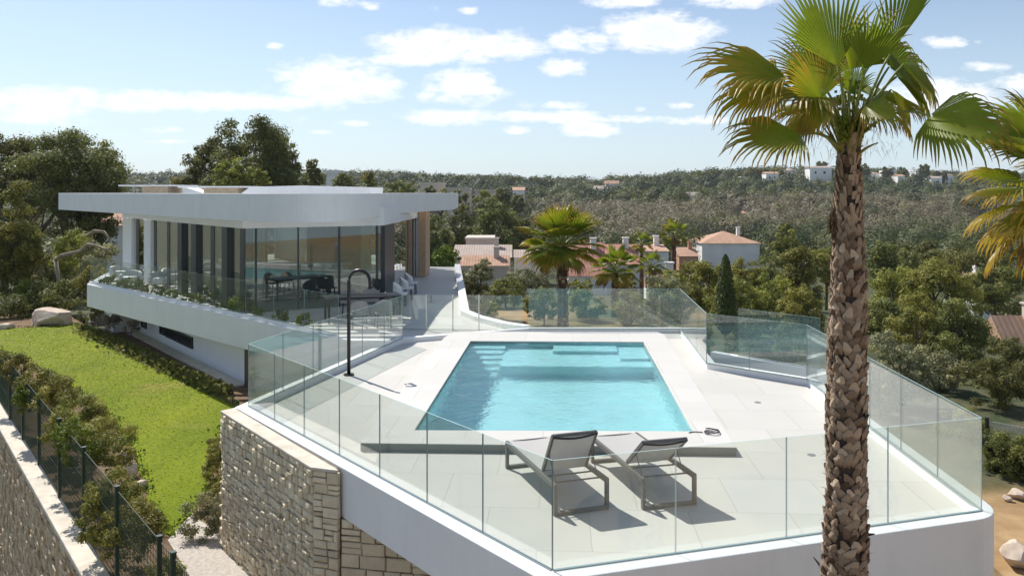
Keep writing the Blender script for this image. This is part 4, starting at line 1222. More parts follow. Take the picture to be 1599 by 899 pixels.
PG = 'pines around the villa'
TL = [
 ('pine_tree', 'broad tall pine rising highest at the far left behind the villa', 'pine tree', 105, 60, 190, 82, 'umbrella', L_PINED, 345, 1.4),
 ('pine_tree', 'tall pine cut by the left picture edge beside the broadest pine', 'pine tree', 8, 64, 204, 62, 'umbrella', L_PINED, 350, 1.4),
 ('pine_tree', 'shorter pine just left of the villa roof end', 'pine tree', 160, 66, 222, 44, 'umbrella', L_PINED, 350, 1.2),
 ('pine_tree', 'lighter green pine in front of the tall pines at the left edge', 'pine tree', 25, 46, 266, 52, 'pine', L_PINE, 440, 1.4),
 ('pine_tree', 'broad round crowned pine behind the left half of the villa roof', 'pine tree', 396, 78, 180, 78, 'umbrella', L_PINED, 330, 1.5),
 ('pine_tree', 'narrower pine leaning against the round crowned pine behind the roof', 'pine tree', 325, 80, 211, 40, 'umbrella', L_PINED, 330, 1.2),
 ('pine_tree', 'olive green low pine in front of the round crowned pine behind the roof', 'pine tree', 362, 72, 240, 30, 'round', L_PINE, 330, 1.0),
 ('pine_tree', 'small olive green tree poking over the roof right of the round crowned pine', 'tree', 408, 70, 256, 14, 'round', L_PINE, 330, 1.0),
 ('pine_tree', 'small isolated tree over the middle of the villa roof', 'tree', 489, 92, 243, 18, 'round', L_PINED, 330, 1.0),
 ('pine_tree', 'low tree at the left end of the round crowned pine behind the roof', 'tree', 280, 84, 270, 20, 'round', L_PINE, 330, 1.0),
 ('pine_tree', 'spiky topped tree above the right half of the villa roof', 'tree', 575, 112, 256, 26, 'pine', L_PINE, 340, 1.0),
 ('pine_tree', 'bushy tree between the isolated tree and the spiky topped tree', 'tree', 538, 116, 266, 24, 'round', L_PINED, 340, 1.0),
 ('pine_tree', 'low tree just over the right end of the villa roof', 'tree', 622, 125, 275, 26, 'round', L_PINED, 345, 1.0),
 ('pine_tree', 'dark pine next to the roof end, first of the grove behind the villa', 'pine tree', 682, 105, 322, 30, 'pine', L_PINED, 425, 1.0),
 ('pine_tree', 'tall dark pine in the middle of the grove behind the neighbouring roofs', 'pine tree', 722, 112, 310, 34, 'pine', L_PINED, 425, 1.0),
 ('pine_tree', 'broadest dark pine in the grove behind the neighbouring roofs', 'pine tree', 775, 116, 307, 40, 'umbrella', L_PINED, 425, 1.0),
 ('pine_tree', 'dark pine in the grove directly left of the tallest background palm', 'pine tree', 815, 118, 322, 32, 'pine', L_PINED, 425, 1.0),
 ('pine_tree', 'broad pine filling the gap between the far left pines', 'pine tree', 60, 70, 215, 60, 'umbrella', L_PINED, 350, 1.2),
 ('pine_tree', 'dark pine behind the left end of the villa roof', 'pine tree', 135, 58, 255, 50, 'round', L_PINED, 400, 1.2),
 ('pine_tree', 'right hand lobe of the round crowned pine group behind the roof', 'pine tree', 438, 82, 205, 30, 'umbrella', L_PINED, 330, 1.2),
 ('pine_tree', 'low dark trees closing the gap under the round crowned pine', 'pine tree', 350, 84, 252, 40, 'round', L_PINED, 330, 1.2),
 ('leafy_tree', 'bright green leafy tree right beside the villa timber wall', 'tree', 697, 78, 378, 22, 'round', L_BRIGHT, 425, .8),
 ('pine_tree', 'rounded pine right in front of the white house with the hipped roof', 'pine tree', 1110, 42, 392, 42, 'round', L_PINE, 500, 1.2),
 ('pine_tree', 'green pine between the hipped roof house and the big palm', 'pine tree', 1165, 48, 402, 40, 'round', L_PINE, 500, 1.2),
 ('pine_tree', 'bright topped pine just left of the big palm trunk', 'pine tree', 1245, 52, 372, 46, 'pine', L_PINE, 500, 1.2),
 ('pine_tree', 'low broad pine above the stairwell glass left of the palm trunk', 'pine tree', 1252, 34, 440, 46, 'round', L_PINE, 530, 1.2),
 ('pine_tree', 'pointed pine standing by itself right of the palm trunk', 'pine tree', 1382, 62, 358, 32, 'pine', L_PINED, 440, 1.0),
 ('pine_tree', 'wide light green pine right of the palm trunk', 'pine tree', 1395, 44, 415, 52, 'round', L_PINE, 520, 1.3),
 ('pine_tree', 'tall pine near the right with a dense rounded crown', 'pine tree', 1462, 38, 396, 62, 'round', L_PINE, 560, 1.5),
 ('pine_tree', 'dark pine below the right hand palm fronds', 'pine tree', 1530, 60, 372, 62, 'round', L_PINED, 470, 1.2),
 ('pine_tree', 'big dark pine at the right edge above the tiled roof', 'pine tree', 1500, 30, 458, 70, 'pine', L_PINED, 625, 1.5),
 ('pine_tree', 'dark green pine with ragged branches beside the right edge roof', 'pine tree', 1555, 50, 408, 45, 'umbrella', L_PINED, 500, 1.2),
 ('pine_tree', 'dark tree behind the fence at the right end of the terrace', 'tree', 1560, 24, 556, 60, 'round', L_PINED, 690, 1.3),
 ('olive_tree', 'grey green olive tree outside the right hand glass', 'olive tree', 1405, 24, 512, 52, 'round', L_OLIVE, 640, 1.4),
 ('olive_tree', 'second grey green olive further right behind the right hand glass', 'olive tree', 1468, 26, 545, 44, 'round', L_OLIVE, 660, 1.3),
 ('olive_tree', 'pale olive tree in front of the tiled roofs near the villa walkway', 'olive tree', 752, 58, 402, 26, 'round', L_OLIVE, 450, 1.0),
 ('olive_tree', 'pale olive tree between the tiled roofs and the tallest background palm', 'olive tree', 815, 60, 418, 30, 'round', L_OLIVE, 455, 1.0),
 ('olive_tree', 'pale feathery tree behind the far pool glass, right of the palms', 'olive tree', 1035, 33, 428, 40, 'round', L_OLIVE, 515, 1.2),
 ('hedge_tree', 'dark clipped hedge tree left of the yellow shrub', 'tree', 742, 44, 440, 26, 'round', L_PINED, 500, 1.0),
 ('hedge_tree', 'green bushy tree behind the far pool glass left of the palm trunk', 'tree', 850, 40, 447, 30, 'round', L_PINE, 508, 1.0),
 ('hedge_tree', 'green bushy tree behind the far pool glass between the two palms', 'tree', 915, 42, 448, 34, 'round', L_BRIGHT, 512, 1.0),
 ('hedge_tree', 'green bushy tree behind the far pool glass right of the smaller palm', 'tree', 985, 40, 450, 34, 'round', L_PINE, 512, 1.0),
 ('hedge_tree', 'low dark hedge behind the villa walkway under the tiled roofs', 'tree', 790, 50, 432, 40, 'round', L_PINED, 480, 1.0),
 ('yellow_shrub', 'round shrub with yellow flowers beyond the pool fence', 'shrub', 762, 34, 468, 19, 'shrub', L_YEL, 498, .9),
 ('leafy_tree', 'bright green bush at the right picture edge above the rocks', 'bush', 1590, 19, 690, 45, 'shrub', L_BRIGHT, 770, 1.0),
 ('leafy_tree', 'low bush at the foot of the right hand terrace wall', 'bush', 1548, 20, 725, 26, 'shrub', L_PINE, 768, 1.0),
 ('leafy_tree', 'light green tree row below the right edge houses', 'tree', 1580, 62, 448, 34, 'round', L_OLIVE, 500, .9),
 ('leafy_tree', 'dark hedge bush directly beyond the stairwell glass', 'bush', 1165, 25, 492, 40, 'shrub', L_PINED, 600, 1.0),
 ('leafy_tree', 'dark hedge bush beyond the stairwell glass next to the palm trunk', 'bush', 1235, 25, 500, 40, 'shrub', L_PINED, 620, 1.0),
 ('leafy_tree', 'green bush between the far pool glass corner and the cypress', 'bush', 1096, 27, 478, 22, 'shrub', L_PINE, 560, 1.0),
 ('pine_tree', 'pine filling the slope directly left of the palm trunk, lower one', 'pine tree', 1200, 38, 425, 40, 'round', L_PINE, 540, 1.2),
 ('pine_tree', 'round pine directly behind the cypress', 'pine tree', 1150, 36, 430, 42, 'round', L_PINE, 540, 1.2),
 ('pine_tree', 'pine directly right of the palm trunk at the height of the glass top', 'pine tree', 1375, 34, 455, 38, 'round', L_PINED, 560, 1.2),
 ('pine_tree', 'low pine between the olives and the big dark pine', 'pine tree', 1430, 31, 478, 48, 'round', L_PINE, 620, 1.2),
 ('pine_tree', 'pine under the dark tree by the fence, reaching the right edge', 'pine tree', 1585, 27, 520, 48, 'round', L_PINED, 690, 1.2),
 ('pine_tree', 'pine in the second row above the wide light green pine', 'pine tree', 1420, 70, 385, 40, 'pine', L_PINED, 470, 1.0),
 ('pine_tree', 'pine in the second row left of the palm trunk', 'pine tree', 1205, 75, 388, 34, 'round', L_PINED, 450, 1.0),
 ('pine_tree', 'pine in the second row behind the palm trunk', 'pine tree', 1290, 72, 380, 40, 'round', L_PINE, 460, 1.0),
 ('pine_tree', 'dark pine behind the right hand palm fronds', 'pine tree', 1590, 80, 385, 50, 'round', L_PINED, 460, 1.0),
 ('pine_tree', 'dark low pine between the olive tree and the right edge', 'pine tree', 1520, 27, 590, 44, 'shrub', L_PINED, 700, 1.0),
 ('olive_tree', 'third grey green olive right outside the glass near the palm trunk', 'olive tree', 1375, 23, 560, 34, 'round', L_OLIVE, 650, 1.3),
 ('pine_tree', 'pine in front of the tan house beyond the villa roof', 'pine tree', 670, 185, 289, 15, 'round', L_PINED, 330, 1.0),
 ('pine_tree', 'pine between the two tan houses near the villa roof end', 'pine tree', 692, 195, 293, 14, 'round', L_PINE, 330, 1.0),
 ('pine_tree', 'pine in front of the second tan house near the villa roof', 'pine tree', 716, 185, 295, 17, 'round', L_PINED, 335, 1.0),
 ('pine_tree', 'pine in front of the low tan house above the grove', 'pine tree', 758, 185, 297, 18, 'round', L_PINE, 335, 1.0),
 ('pine_tree', 'pine right of the low tan house above the grove', 'pine tree', 783, 190, 292, 15, 'round', L_PINED, 335, 1.0),
 ('pine_tree', 'pine in front of the small pale house above the grove', 'pine tree', 808, 230, 299, 15, 'round', L_PINED, 335, 1.0),
 ('hedge_tree', 'pale bush in front of the white walls left of the tallest background palm', 'bush', 842, 66, 424, 22, 'round', L_OLIVE, 458, 1.0),
 ('hedge_tree', 'bush hiding the foot of the red roofed house', 'bush', 905, 64, 434, 24, 'round', L_PINE, 465, 1.0),
 ('hedge_tree', 'bush under the smaller palm in front of the long white wall', 'bush', 975, 62, 432, 24, 'round', L_PINE, 465, 1.0),
 ('hedge_tree', 'olive green bush between the little dark palm and the cypress', 'bush', 1045, 58, 420, 26, 'round', L_PINE, 470, 1.0),
 ('hedge_tree', 'bush covering the lower wall of the hipped roof house', 'bush', 1080, 60, 404, 24, 'round', L_PINE, 455, 1.0),
 ('hedge_tree', 'tree rising between the cream house and the red roofed house', 'tree', 850, 105, 375, 20, 'round', L_PINED, 430, 1.0),
 ('hedge_tree', 'tree behind the red roofed house near the smaller palm', 'tree', 985, 100, 368, 22, 'round', L_PINED, 420, 1.0),
 ('hedge_tree', 'bush in front of the terracotta wing of the cream house', 'bush', 722, 62, 415, 20, 'round', L_OLIVE, 455, 1.0),
 ('leafy_tree', 'dark bush behind the right end of the front glass', 'bush', 1555, 18.3, 668, 34, 'shrub', L_PINED, 765, 1.0),
 ('leafy_tree', 'dark bush beside the screened fence at the right edge', 'bush', 1600, 17.9, 665, 36, 'shrub', L_PINED, 760, 1.0),
 ('leafy_tree', 'green bush under the grey green olives outside the glass', 'bush', 1500, 21, 640, 44, 'shrub', L_PINE, 730, 1.0),
 ('pine_tree', 'pine among the bare trees behind the big palm', 'pine tree', 1228, 92, 342, 26, 'pine', L_PINE, 400, .8),
 ('pine_tree', 'green pine in the bare wood above the right hand pines', 'pine tree', 1440, 80, 372, 40, 'round', L_PINED, 440, .9),
]
for (nm, lab, cat, px, Y, top, hw, kind, m, bot, dn) in TL:
    tree(nm, lab, cat, px, Y, top, hw, kind, m, bot, {'pine_tree': PG, 'olive_tree': 'olive trees', 'hedge_tree': 'hedge trees behind the pool', 'leafy_tree': 'leafy trees and bushes'}.get(nm), dn, trunk=(kind != 'shrub'))
tree('cypress_tree', 'slim dark cypress beyond the stairwell glass', 'cypress', 1133, 24, 398, 15, 'cypress', L_CYP, 520, None, 1.0)
# shrubs at the left of the lawn and beyond it
SH = [
 ('shrub', 'dark green shrub at the left edge behind the lawn', 15, 41, 462, 50, 515, L_PINED), ('shrub', 'dense dark bush behind the boulder', 95, 43, 436, 55, 505, L_PINED),
 ('shrub', 'dark bush under the left end of the balcony', 150, 41, 450, 34, 505, L_PINED), ('shrub', 'mid green shrub in front of the near pine', 55, 44, 430, 46, 500, L_BRIGHT),
 ('shrub', 'wide sprawling juniper left of the villa balcony', 120, 47, 352, 44, 430, L_PINE), ('shrub', 'sprawling juniper with bare twisted boughs touching the villa', 158, 46, 372, 34, 440, L_OLIVE),
 ('shrub', 'dark undergrowth below the left pines', 60, 50, 392, 60, 470, L_PINED), ('shrub', 'low green bush left of the white villa column', 150, 43, 408, 36, 460, L_PINE),
 ('shrub', 'dark bush at the left edge beneath the near pine', 2, 45, 405, 40, 480, L_PINED), ]
for (nm, lab, px, Y, top, hw, bot, m) in SH: tree(nm, lab, 'shrub', px, Y, top, hw, 'shrub', m, bot, 'shrubs beyond the lawn', 1.1, trunk=False)
SH2 = [(100, 588, 640, 24, 19.0, L_BROWN, 'bronze green shrub between the middle and the large one'), (70, 575, 632, 22, 19.6, L_BROWN, 'dense shrub left of the middle bronze shrub'), (145, 640, 700, 30, 16.8, L_PINE, 'green shrub tucked behind the tallest bronze shrub'), (98, 640, 700, 22, 16.6, L_PINE, 'dark green shrub against the fence in the middle'), (185, 690, 740, 18, 15.6, L_BROWN, 'last bronze shrub before the stones'), (10, 548, 590, 16, 22.5, L_BROWN, 'shrub at the far end of the fence row by the picture edge'), (28, 552, 600, 18, 21.5, L_BROWN, 'small bronze shrub inside the fence farthest away'), (52, 566, 622, 22, 20.0, L_BROWN, 'second farthest bronze shrub inside the fence'), (85, 585, 650, 28, 18.6, L_BROWN, 'bronze shrub in the middle of the fence row'),
       (125, 612, 690, 34, 17.2, L_BROWN, 'large bronze shrub next to the lawn edge'), (160, 640, 725, 36, 16.0, L_BROWN, 'tallest bronze shrub beside the stones'), (118, 655, 720, 26, 15.6, L_BRIGHT, 'green shrub right behind the fence'),
       (172, 735, 812, 36, 13.9, L_PINE, 'fresh green bush near the stones inside the fence'), (205, 775, 880, 46, 12.9, L_PINE, 'largest green bush in the lower left corner'), (150, 765, 850, 26, 13.4, L_PINE, 'green bush pressed against the wire fence'),
       (338, 682, 762, 17, 17.2, L_BROWN, 'bushy shrub at the left side of the stone wall'), (326, 772, 852, 30, 14.7, L_OLIVE, 'grey green shrub at the foot of the stone wall'), (345, 745, 812, 14, 15.6, L_PINE, 'narrow green shrub climbing by the stone wall'),
       (262, 868, 930, 24, 11.9, L_PINE, 'small green plant by the gravel at the bottom'), (40, 600, 640, 18, 19.6, L_BRIGHT, 'small green shrub behind the second fence post')]
for (px, top, bot, hw, Y, m, lab) in SH2:
    tree('garden_shrub', lab, 'shrub', px, Y, top - 3, hw * 1.4, 'shrub', m, bot + 6, 'shrubs along the garden fence', .9, zb=-2.24, trunk=False)
for (px, top, bot, hw, Y, lab) in [(165, 488, 512, 26, 35.0, 'lavender clump beside the boulder'), (205, 500, 521, 16, 34.0, 'small lavender clump next to the villa base')]:
    tree('lavender_clump', lab, 'plant', px, Y, top, hw, 'shrub', L_LAV, bot, 'lavender clumps', .8, zb=-2.24, trunk=False)
# dark straggly ground plants in the bed by the lower wall
rg = np.random.RandomState(9)
P = []
for k in range(2600):
    t = rg.uniform(0, 1); a = lerp(G(150, 512, -2.2), G(385, 612, -2.2), t); w = rg.normal() * .45
    P.append((a[0] - .55 * abs(w) - .25, a[1] - .4 * abs(w) - .25, -2.18 + rg.uniform(0, .22)))
me = quads_mesh('bed_plants', np.array(P), (lambda q: q / np.linalg.norm(q, axis=1)[:, None])(rg.normal(size=(len(P), 3)) + [0, 0, .8]), rg.uniform(.04, .10, len(P)), [L_BROWN])
o = bpy.data.objects.new('ground_cover', me); COL.objects.link(o); tag(o, 'low brown ground cover in the bed below the villa', 'ground cover', kind='stuff')
# grass tufts round the lawn rim
Ps = []
for i in range(len(dense)):
    for k in range(10):
        p = dense[i]; Ps.append((p[0] + rg.normal() * .10, p[1] + rg.normal() * .10, -2.19 + rg.uniform(0, .05)))
me = quads_mesh('grass_tufts', np.array(Ps), (lambda q: q / np.linalg.norm(q, axis=1)[:, None])(rg.normal(size=(len(Ps), 3)) * [1, 1, .3]), rg.uniform(.02, .05, len(Ps)), [L_BRIGHT])
o = bpy.data.objects.new('grass', me); COL.objects.link(o); tag(o, 'longer green grass along the rim of the lawn', 'grass', kind='stuff')
def inside(poly, X, Y):
    r = np.zeros(len(X), bool); n = len(poly)
    for i in range(n):
        x0, y0 = poly[i]; x1, y1 = poly[(i + 1) % n]
        c = ((y0 > Y) != (y1 > Y)); xi = x0 + (Y - y0) / ((y1 - y0) if y1 != y0 else 1e-9) * (x1 - x0); r ^= c & (X < xi)
    return r
lx = np.array(LAWN_OUT); bx = rg.uniform(lx[:, 0].min(), lx[:, 0].max(), 420000); by = rg.uniform(lx[:, 1].min(), lx[:, 1].max(), 420000)
kp = inside(LAWN_OUT, bx, by) & (rg.uniform(size=len(bx)) < np.clip((26 / by) ** 2, .1, 1) * .45); bx = bx[kp]; by = by[kp]
Pb = np.stack([bx, by, rg.uniform(-2.213, -2.203, len(bx))], 1); Nb = rg.normal(size=(len(bx), 3)) * [.22, .22, .1] + [0, 0, .95]; Nb /= np.linalg.norm(Nb, axis=1)[:, None]
me = quads_mesh('grass_blades', Pb, Nb, rg.uniform(.010, .022, len(bx)) * (by / 20), [mat('grass_blade', (.185, .250, .010), .7, col2=(.32, .35, .016), vscale=.6, spec=.2, trans=.3, tone=(.40, .40, .04))], 1.0, 4, np.clip(.25 + .25 * np.sin(bx * .9 + by * .35) + rg.normal(size=len(bx)) * .13, 0, .8))
o = bpy.data.objects.new('grass', me); COL.objects.link(o); tag(o, 'short mown grass blades of the garden lawn', 'grass', kind='stuff')
# balcony planting
for i, t in enumerate(np.linspace(.04, .93, 13)):
    p = lerp((-17.4, 35.4), (-5.1, 23.0), t); s = [.24, .12, .28, .15, .18, .2, .14][i % 7]
    names = ['rounded', 'low', 'bushy', 'small', 'loose', 'spreading', 'tiny']
    tree('balcony_plant', f'{names[i % 7]} green plant on the balcony edge, {["farthest left of the row", "second from the far end", "third from the far end", "fourth from the far end", "fifth from the far end", "sixth from the far end", "in the middle of the row", "just past the middle of the row", "fifth from the near end", "fourth from the near end", "third from the near end", "second from the near end", "nearest to the pool"][i]}', 'plant',
         799.5 + F * p[0] / p[1], p[1], 301 + (H - .1 - s * 1.5) / p[1] * F, s / p[1] * F * 1.6, 'shrub', L_BRIGHT, 301 + (H - .02) / p[1] * F, 'plants along the balcony', .5, zb=.02, trunk=False)

# twisted boughs of the juniper by the villa
jb = thing('twisted_bough', 'pale twisted bare bough reaching towards the villa column', 'branch', (*XY(150, 45), Tz(*XY(150, 45))))
mb = MB()
for seq in ([(105, 398), (128, 392), (140, 381), (152, 383), (165, 388), (180, 389)], [(140, 368), (155, 360), (165, 362), (180, 373)], [(90, 405), (100, 440), (110, 470)], [(105, 398), (90, 405)]):
    mb.tube([(XY(px, 45)[0], 44.6 + .2 * math.sin(px), ZP(py, 45)) for px, py in seq], [.11 - .012 * i for i in range(len(seq))], 7)
mk('wood', mb, mat('weathered_wood', (.30, .25, .18), .9, .25, 5), jb, smooth=True)

# ---- houses on the ridge and hillside: (x0, x1, top row, base row, distance)
RH = [(1120, 1148, 271, 285, 'leftmost'), (1156, 1182, 275, 286, 'low tan'), (1194, 1219, 267, 279, 'third from left'), (1225, 1247, 262, 274, 'square'), (1250, 1266, 270, 279, 'small lower'), (1262, 1302, 258, 269, 'widest'), (1344, 1378, 267, 277, 'long low'),
      (1381, 1402, 265, 279, 'tall pale'), (1400, 1416, 271, 284, 'stacked'), (1414, 1442, 276, 287, 'lower terraced'), (1428, 1452, 264, 274, 'topmost right'), (1452, 1474, 274, 286, 'rightmost'), (1475, 1492, 270, 282, 'last by the fronds')]
HH = [(655, 694, 283, 300, 250, 'tan house beyond the right end of the villa roof'), (697, 735, 291, 307, 240, 'tan house left above the dark pine grove'), (740, 778, 294, 308, 245, 'low tan house above the dark pine grove'), (800, 820, 292, 302, 300, 'small pale house above the broadest grove pine'),
      (928, 950, 290, 300, 420, 'pale roof in the trees below the ridge gap'), (945, 968, 282, 290, 520, 'pale house at the ridge gap'), (1068, 1092, 300, 308, 400, 'small pale roof on the mid hillside'), (508, 530, 266, 284, 150, 'grey flat roofed building behind the middle of the villa roof')]
CLEAR = [(((x0 + x1) / 2 - 799.5) / F, (x1 - x0) / 2 / F, 560 - (i % 3) * 15) for i, (x0, x1, y0, y1, l) in enumerate(RH)]
CLEAR += [((1142 - 799.5) / F, 52 / F, 135), ((1142 - 799.5) / F, 52 / F, 170)]
CLEAR += [(((x0 + x1) / 2 - 799.5) / F, (x1 - x0) / 2 / F, Y) for (x0, x1, y0, y1, Y, l) in HH[4:]] + [((1162 - 799.5) / F, 14 / F, 270)]
# ---- far hillside woodland (realised as leaf clumps)
def woodland(name, label, mat_, sel, n, seed, hr, grp=None):
    rg = np.random.RandomState(seed)
    Ps, Ns, Ss, Ts = [], [], [], []
    cnt = 0; tries = 0
    while cnt < n and tries < 60000:
        tries += 1
        Y = 120 + (680 - 120) * rg.uniform() ** .75; u = rg.uniform(-.72, .72); X = u * Y
        if not sel(X, Y, u, rg): continue
        cnt += 1
        if any(abs(u - hu) < hw_ + .004 and hy - 50 < Y < hy + 12 for hu, hw_, hy in CLEAR): continue
        z = Tz(X, Y); h = rg.uniform(*hr) * (1 + .35 * (Y > 480)); r = h * rg.uniform(.45, .8)
        sz = max(.20, Y * .00108)
        k = int(np.clip(2.0 * (r * r * 1.6) / (sz * sz), 40, 600))
        d = rg.normal(size=(k, 3)); d /= np.linalg.norm(d, axis=1)[:, None]; d[:, 2] = np.abs(d[:, 2]) * 1.0 - .15 * (rg.uniform(size=k) < .4)
        lump = 1 + .25 * np.sin(d[:, 0] * 5 + cnt) * np.cos(d[:, 1] * 4 + cnt * 2)
        rr = (lump * rg.uniform(.78, 1.03, k))[:, None]
        Ps.append(np.array([X, Y, z + h * .32]) + d * rr * np.array([r, r, h * .68]))
        nn = d + np.array([0, 0, .15]) + rg.normal(size=(k, 3)) * .22; Ns.append(nn / np.linalg.norm(nn, axis=1)[:, None])
        Ss.append(sz * rg.uniform(.6, 1.4, k)); Ts.append(np.clip(rg.normal(.35, .3) + rg.normal(size=k) * .1, 0, 1))
    me = quads_mesh(name, np.concatenate(Ps), np.concatenate(Ns), np.concatenate(Ss), [mat_], 1.0, seed, np.concatenate(Ts))
    o = bpy.data.objects.new(name, me); COL.objects.link(o)
    return tag(o, label, 'woodland', kind='stuff')
NGREY = [(300, .10, 90, .24), (230, .30, 75, .2), (330, .42, 60, .14), (215, .45, 50, .15), (270, -.02, 40, .05)]
def greyness(X, Y, u):
    py = 301 - (Tz(X, Y) + 2 - H) / Y * F
    g = 0
    for (cu, cp, wu, wp, s) in [(.12, 350, .09, 20, 1), (.24, 358, .13, 26, 1), (.42, 345, .13, 24, .95), (.56, 366, .09, 20, .8), (.02, 345, .03, 12, .4), (.28, 328, .1, 6, .35), (.48, 322, .08, 8, .6), (.17, 335, .05, 8, .6)]:
        g += s * math.exp(-((u - cu) / wu) ** 2 - ((py - cp) / wp) ** 2)
    return min(1, g)
def sg(X, Y, u, rg): return rg.uniform() < .9 * greyness(X, Y, u) ** 1.6 * (1 if math.sin(X * .07 + 1) * math.sin(Y * .045) + .4 * math.sin(X * .19 + Y * .13) > -.25 else .2)
def sp_(X, Y, u, rg): return rg.uniform() > (.93 if math.sin(X * .07 + 1) * math.sin(Y * .045) + .4 * math.sin(X * .19 + Y * .13) > -.25 else .5) * greyness(X, Y, u) ** 1.2
FARG = leafm('far_pine_foliage', (.070, .090, .030), (.125, .140, .048), vs=.05, tr=.3, objr=0)
FARD = leafm('far_dark_pine_foliage', (.034, .052, .022), (.060, .080, .032), vs=.05, tr=.3, objr=0)
FARL = leafm('far_olive_foliage', (.115, .118, .050), (.18, .168, .082), vs=.05, tr=.3, objr=0)
FARW = leafm('far_bare_twigs', (.120, .110, .070), (.185, .168, .110), vs=.08, tr=.25, objr=0)
woodland('pine_wood', 'mid green pine wood covering the far hillside', FARG, sp_, 3000, 11, (4.5, 8))
woodland('pine_wood', 'darkest pine clumps scattered over the far hillside', FARD, sp_, 1700, 12, (5, 9))
woodland('scrub_wood', 'pale olive scrub between the pines on the far hillside', FARL, sp_, 1300, 13, (2.5, 5))
woodland('bare_wood', 'grey brown leafless trees across the lower hillside', FARW, sg, 3800, 14, (4, 7))
# named pines along the ridge line
k = 0
for (px, top, hw) in [(745, 272, 10), (768, 272, 12), (835, 274, 9), (950, 279, 9), (972, 278, 10), (990, 280, 9), (1010, 276, 9), (1112, 264, 10), (1190, 261, 10), (1215, 262, 9), (1283, 252, 10), (1350, 255, 9), (1443, 255, 8), (1385, 260, 8), (720, 272, 13), (800, 273, 12), (855, 277, 10), (1040, 274, 13), (1065, 270, 12), (1090, 267, 11), (1140, 266, 8), (1175, 262, 10), (1330, 262, 9), (1410, 260, 8), (1468, 266, 11), (905, 281, 6), (690, 274, 12), (660, 272, 10)]:
    labs = ['left end of the ridge above the pool', 'beside the first ridge pine', 'above the tallest background palm', 'at the left of the gap in the ridge', 'in the middle of the row by the ridge gap', 'third in the row by the ridge gap', 'at the right end of the row by the ridge gap', 'beside the first ridge houses', 'behind the ridge houses left of the palm', 'close to the ridge houses left of the palm', 'on the ridge right beside the palm trunk on its left', 'on the ridge right beside the palm trunk on its right', 'alone at the top of the ridge far right', 'between ridge houses right of the palm'] + ['with broad crown above the pool fence', 'just left above the tallest background palm', 'right above the tallest background palm', 'first on the rise right of the ridge gap', 'second on the rise right of the ridge gap', 'third on the rise before the ridge houses', 'behind the leftmost ridge house', 'behind the low tan ridge house', 'just right of the palm trunk below its crown', 'behind the tall pale ridge house', 'behind the rightmost ridge house', 'alone in the ridge gap', 'above the dark pine grove by the villa', 'right beside the end of the villa roof']
    tree('ridge_pine', 'dark round pine ' + labs[k], 'pine tree', px, 545, top, hw * 1.25, 'round', L_PINED, top + 22, 'pines on the ridge', .35); k += 1

# ------------------------------------------------------------------ palms
def fan(mb, hub, d, nrm, Rr, nseg=34, spread=R(118), droop=.5, rs=random, dry=0.0, fold=.16, split=.60, tipdry=.55, stub=True):
    """fan leaf: costapalmate blade made of pleated segments. d = axis, nrm = upper side"""
    d = Vector(d).normalized(); nrm = Vector(nrm); nrm = (nrm - d * nrm.dot(d)).normalized(); sd = d.cross(nrm)
    hub = Vector(hub)
    for i in range(nseg):
        f = (i + .5) / nseg * 2 - 1; a0 = f * spread
        Ls = Rr * (1 - .28 * abs(f) ** 1.6) * rs.uniform(.88, 1.06)
        half = spread / nseg * 1.02
        cup = fold * (abs(f) ** 1.3)
        dirv = (d * math.cos(a0) + sd * math.sin(a0) - nrm * cup * .9 if False else d * math.cos(a0) + sd * math.sin(a0) + nrm * cup)
        dirv.normalize()
        side = dirv.cross(nrm).normalized()
        steps = [0.03, .25, split, .74, .88, 1.0]
        dr = droop * rs.uniform(.6, 1.4) + dry * .6
        tw = rs.uniform(-.25, .25)
        p = None; vs = []; tn = []
        q = hub.copy(); prev = 0; v = dirv.copy()
        tip = max(0, min(1, tipdry * rs.uniform(.5, 1.6)))
        for k, t in enumerate(steps):
            if t > split: v = (v + Vector((0, 0, -1)) * dr * (t - split) * 2.4 + side * tw * (t - split)).normalized()
            else: v = (v + Vector((0, 0, -1)) * droop * .12 * t).normalized()
            q = q + v * (t - prev) * Ls; prev = t
            w = t * Ls * math.tan(half) * 1.04 if t <= split else split * Ls * math.tan(half) * (1 - ((t - split) / (1 - split)) ** 1.2) * .92 + .0012
            s2 = v.cross(nrm).normalized(); n_ = s2.cross(v).normalized()
            rid = w * .95
            vs += [tuple(q - s2 * w - n_ * rid * .5), tuple(q + n_ * rid * .5), tuple(q + s2 * w - n_ * rid * .5)]
            tt = min(1, dry + max(0, (t - (1 - tip)) / max(.05, tip)) * (.9 if tip > .1 else .3))
            tn += [max(0, tt - .05), min(1, tt + .14), max(0, tt - .05)]
        fs = []
        for k in range(len(steps) - 1):
            o = 3 * k
            fs += [(o, o + 1, o + 4, o + 3), (o + 1, o + 2, o + 5, o + 4)]
        mb.add(vs, fs, 0, tn)

def petiole(mb, a, b_, sag=.0, r0=.018, r1=.009, tone=0.1):
    a = Vector(a); b_ = Vector(b_); mid = (a + b_) / 2 + Vector((0, 0, sag))
    pts = []
    for k in range(8):
        t = k / 7; pts.append((a * (1 - t) ** 2 + mid * 2 * t * (1 - t) + b_ * t * t))
    mb.tube(pts, [r0 + (r1 - r0) * k / 7 for k in range(8)], 6, tone=tone)

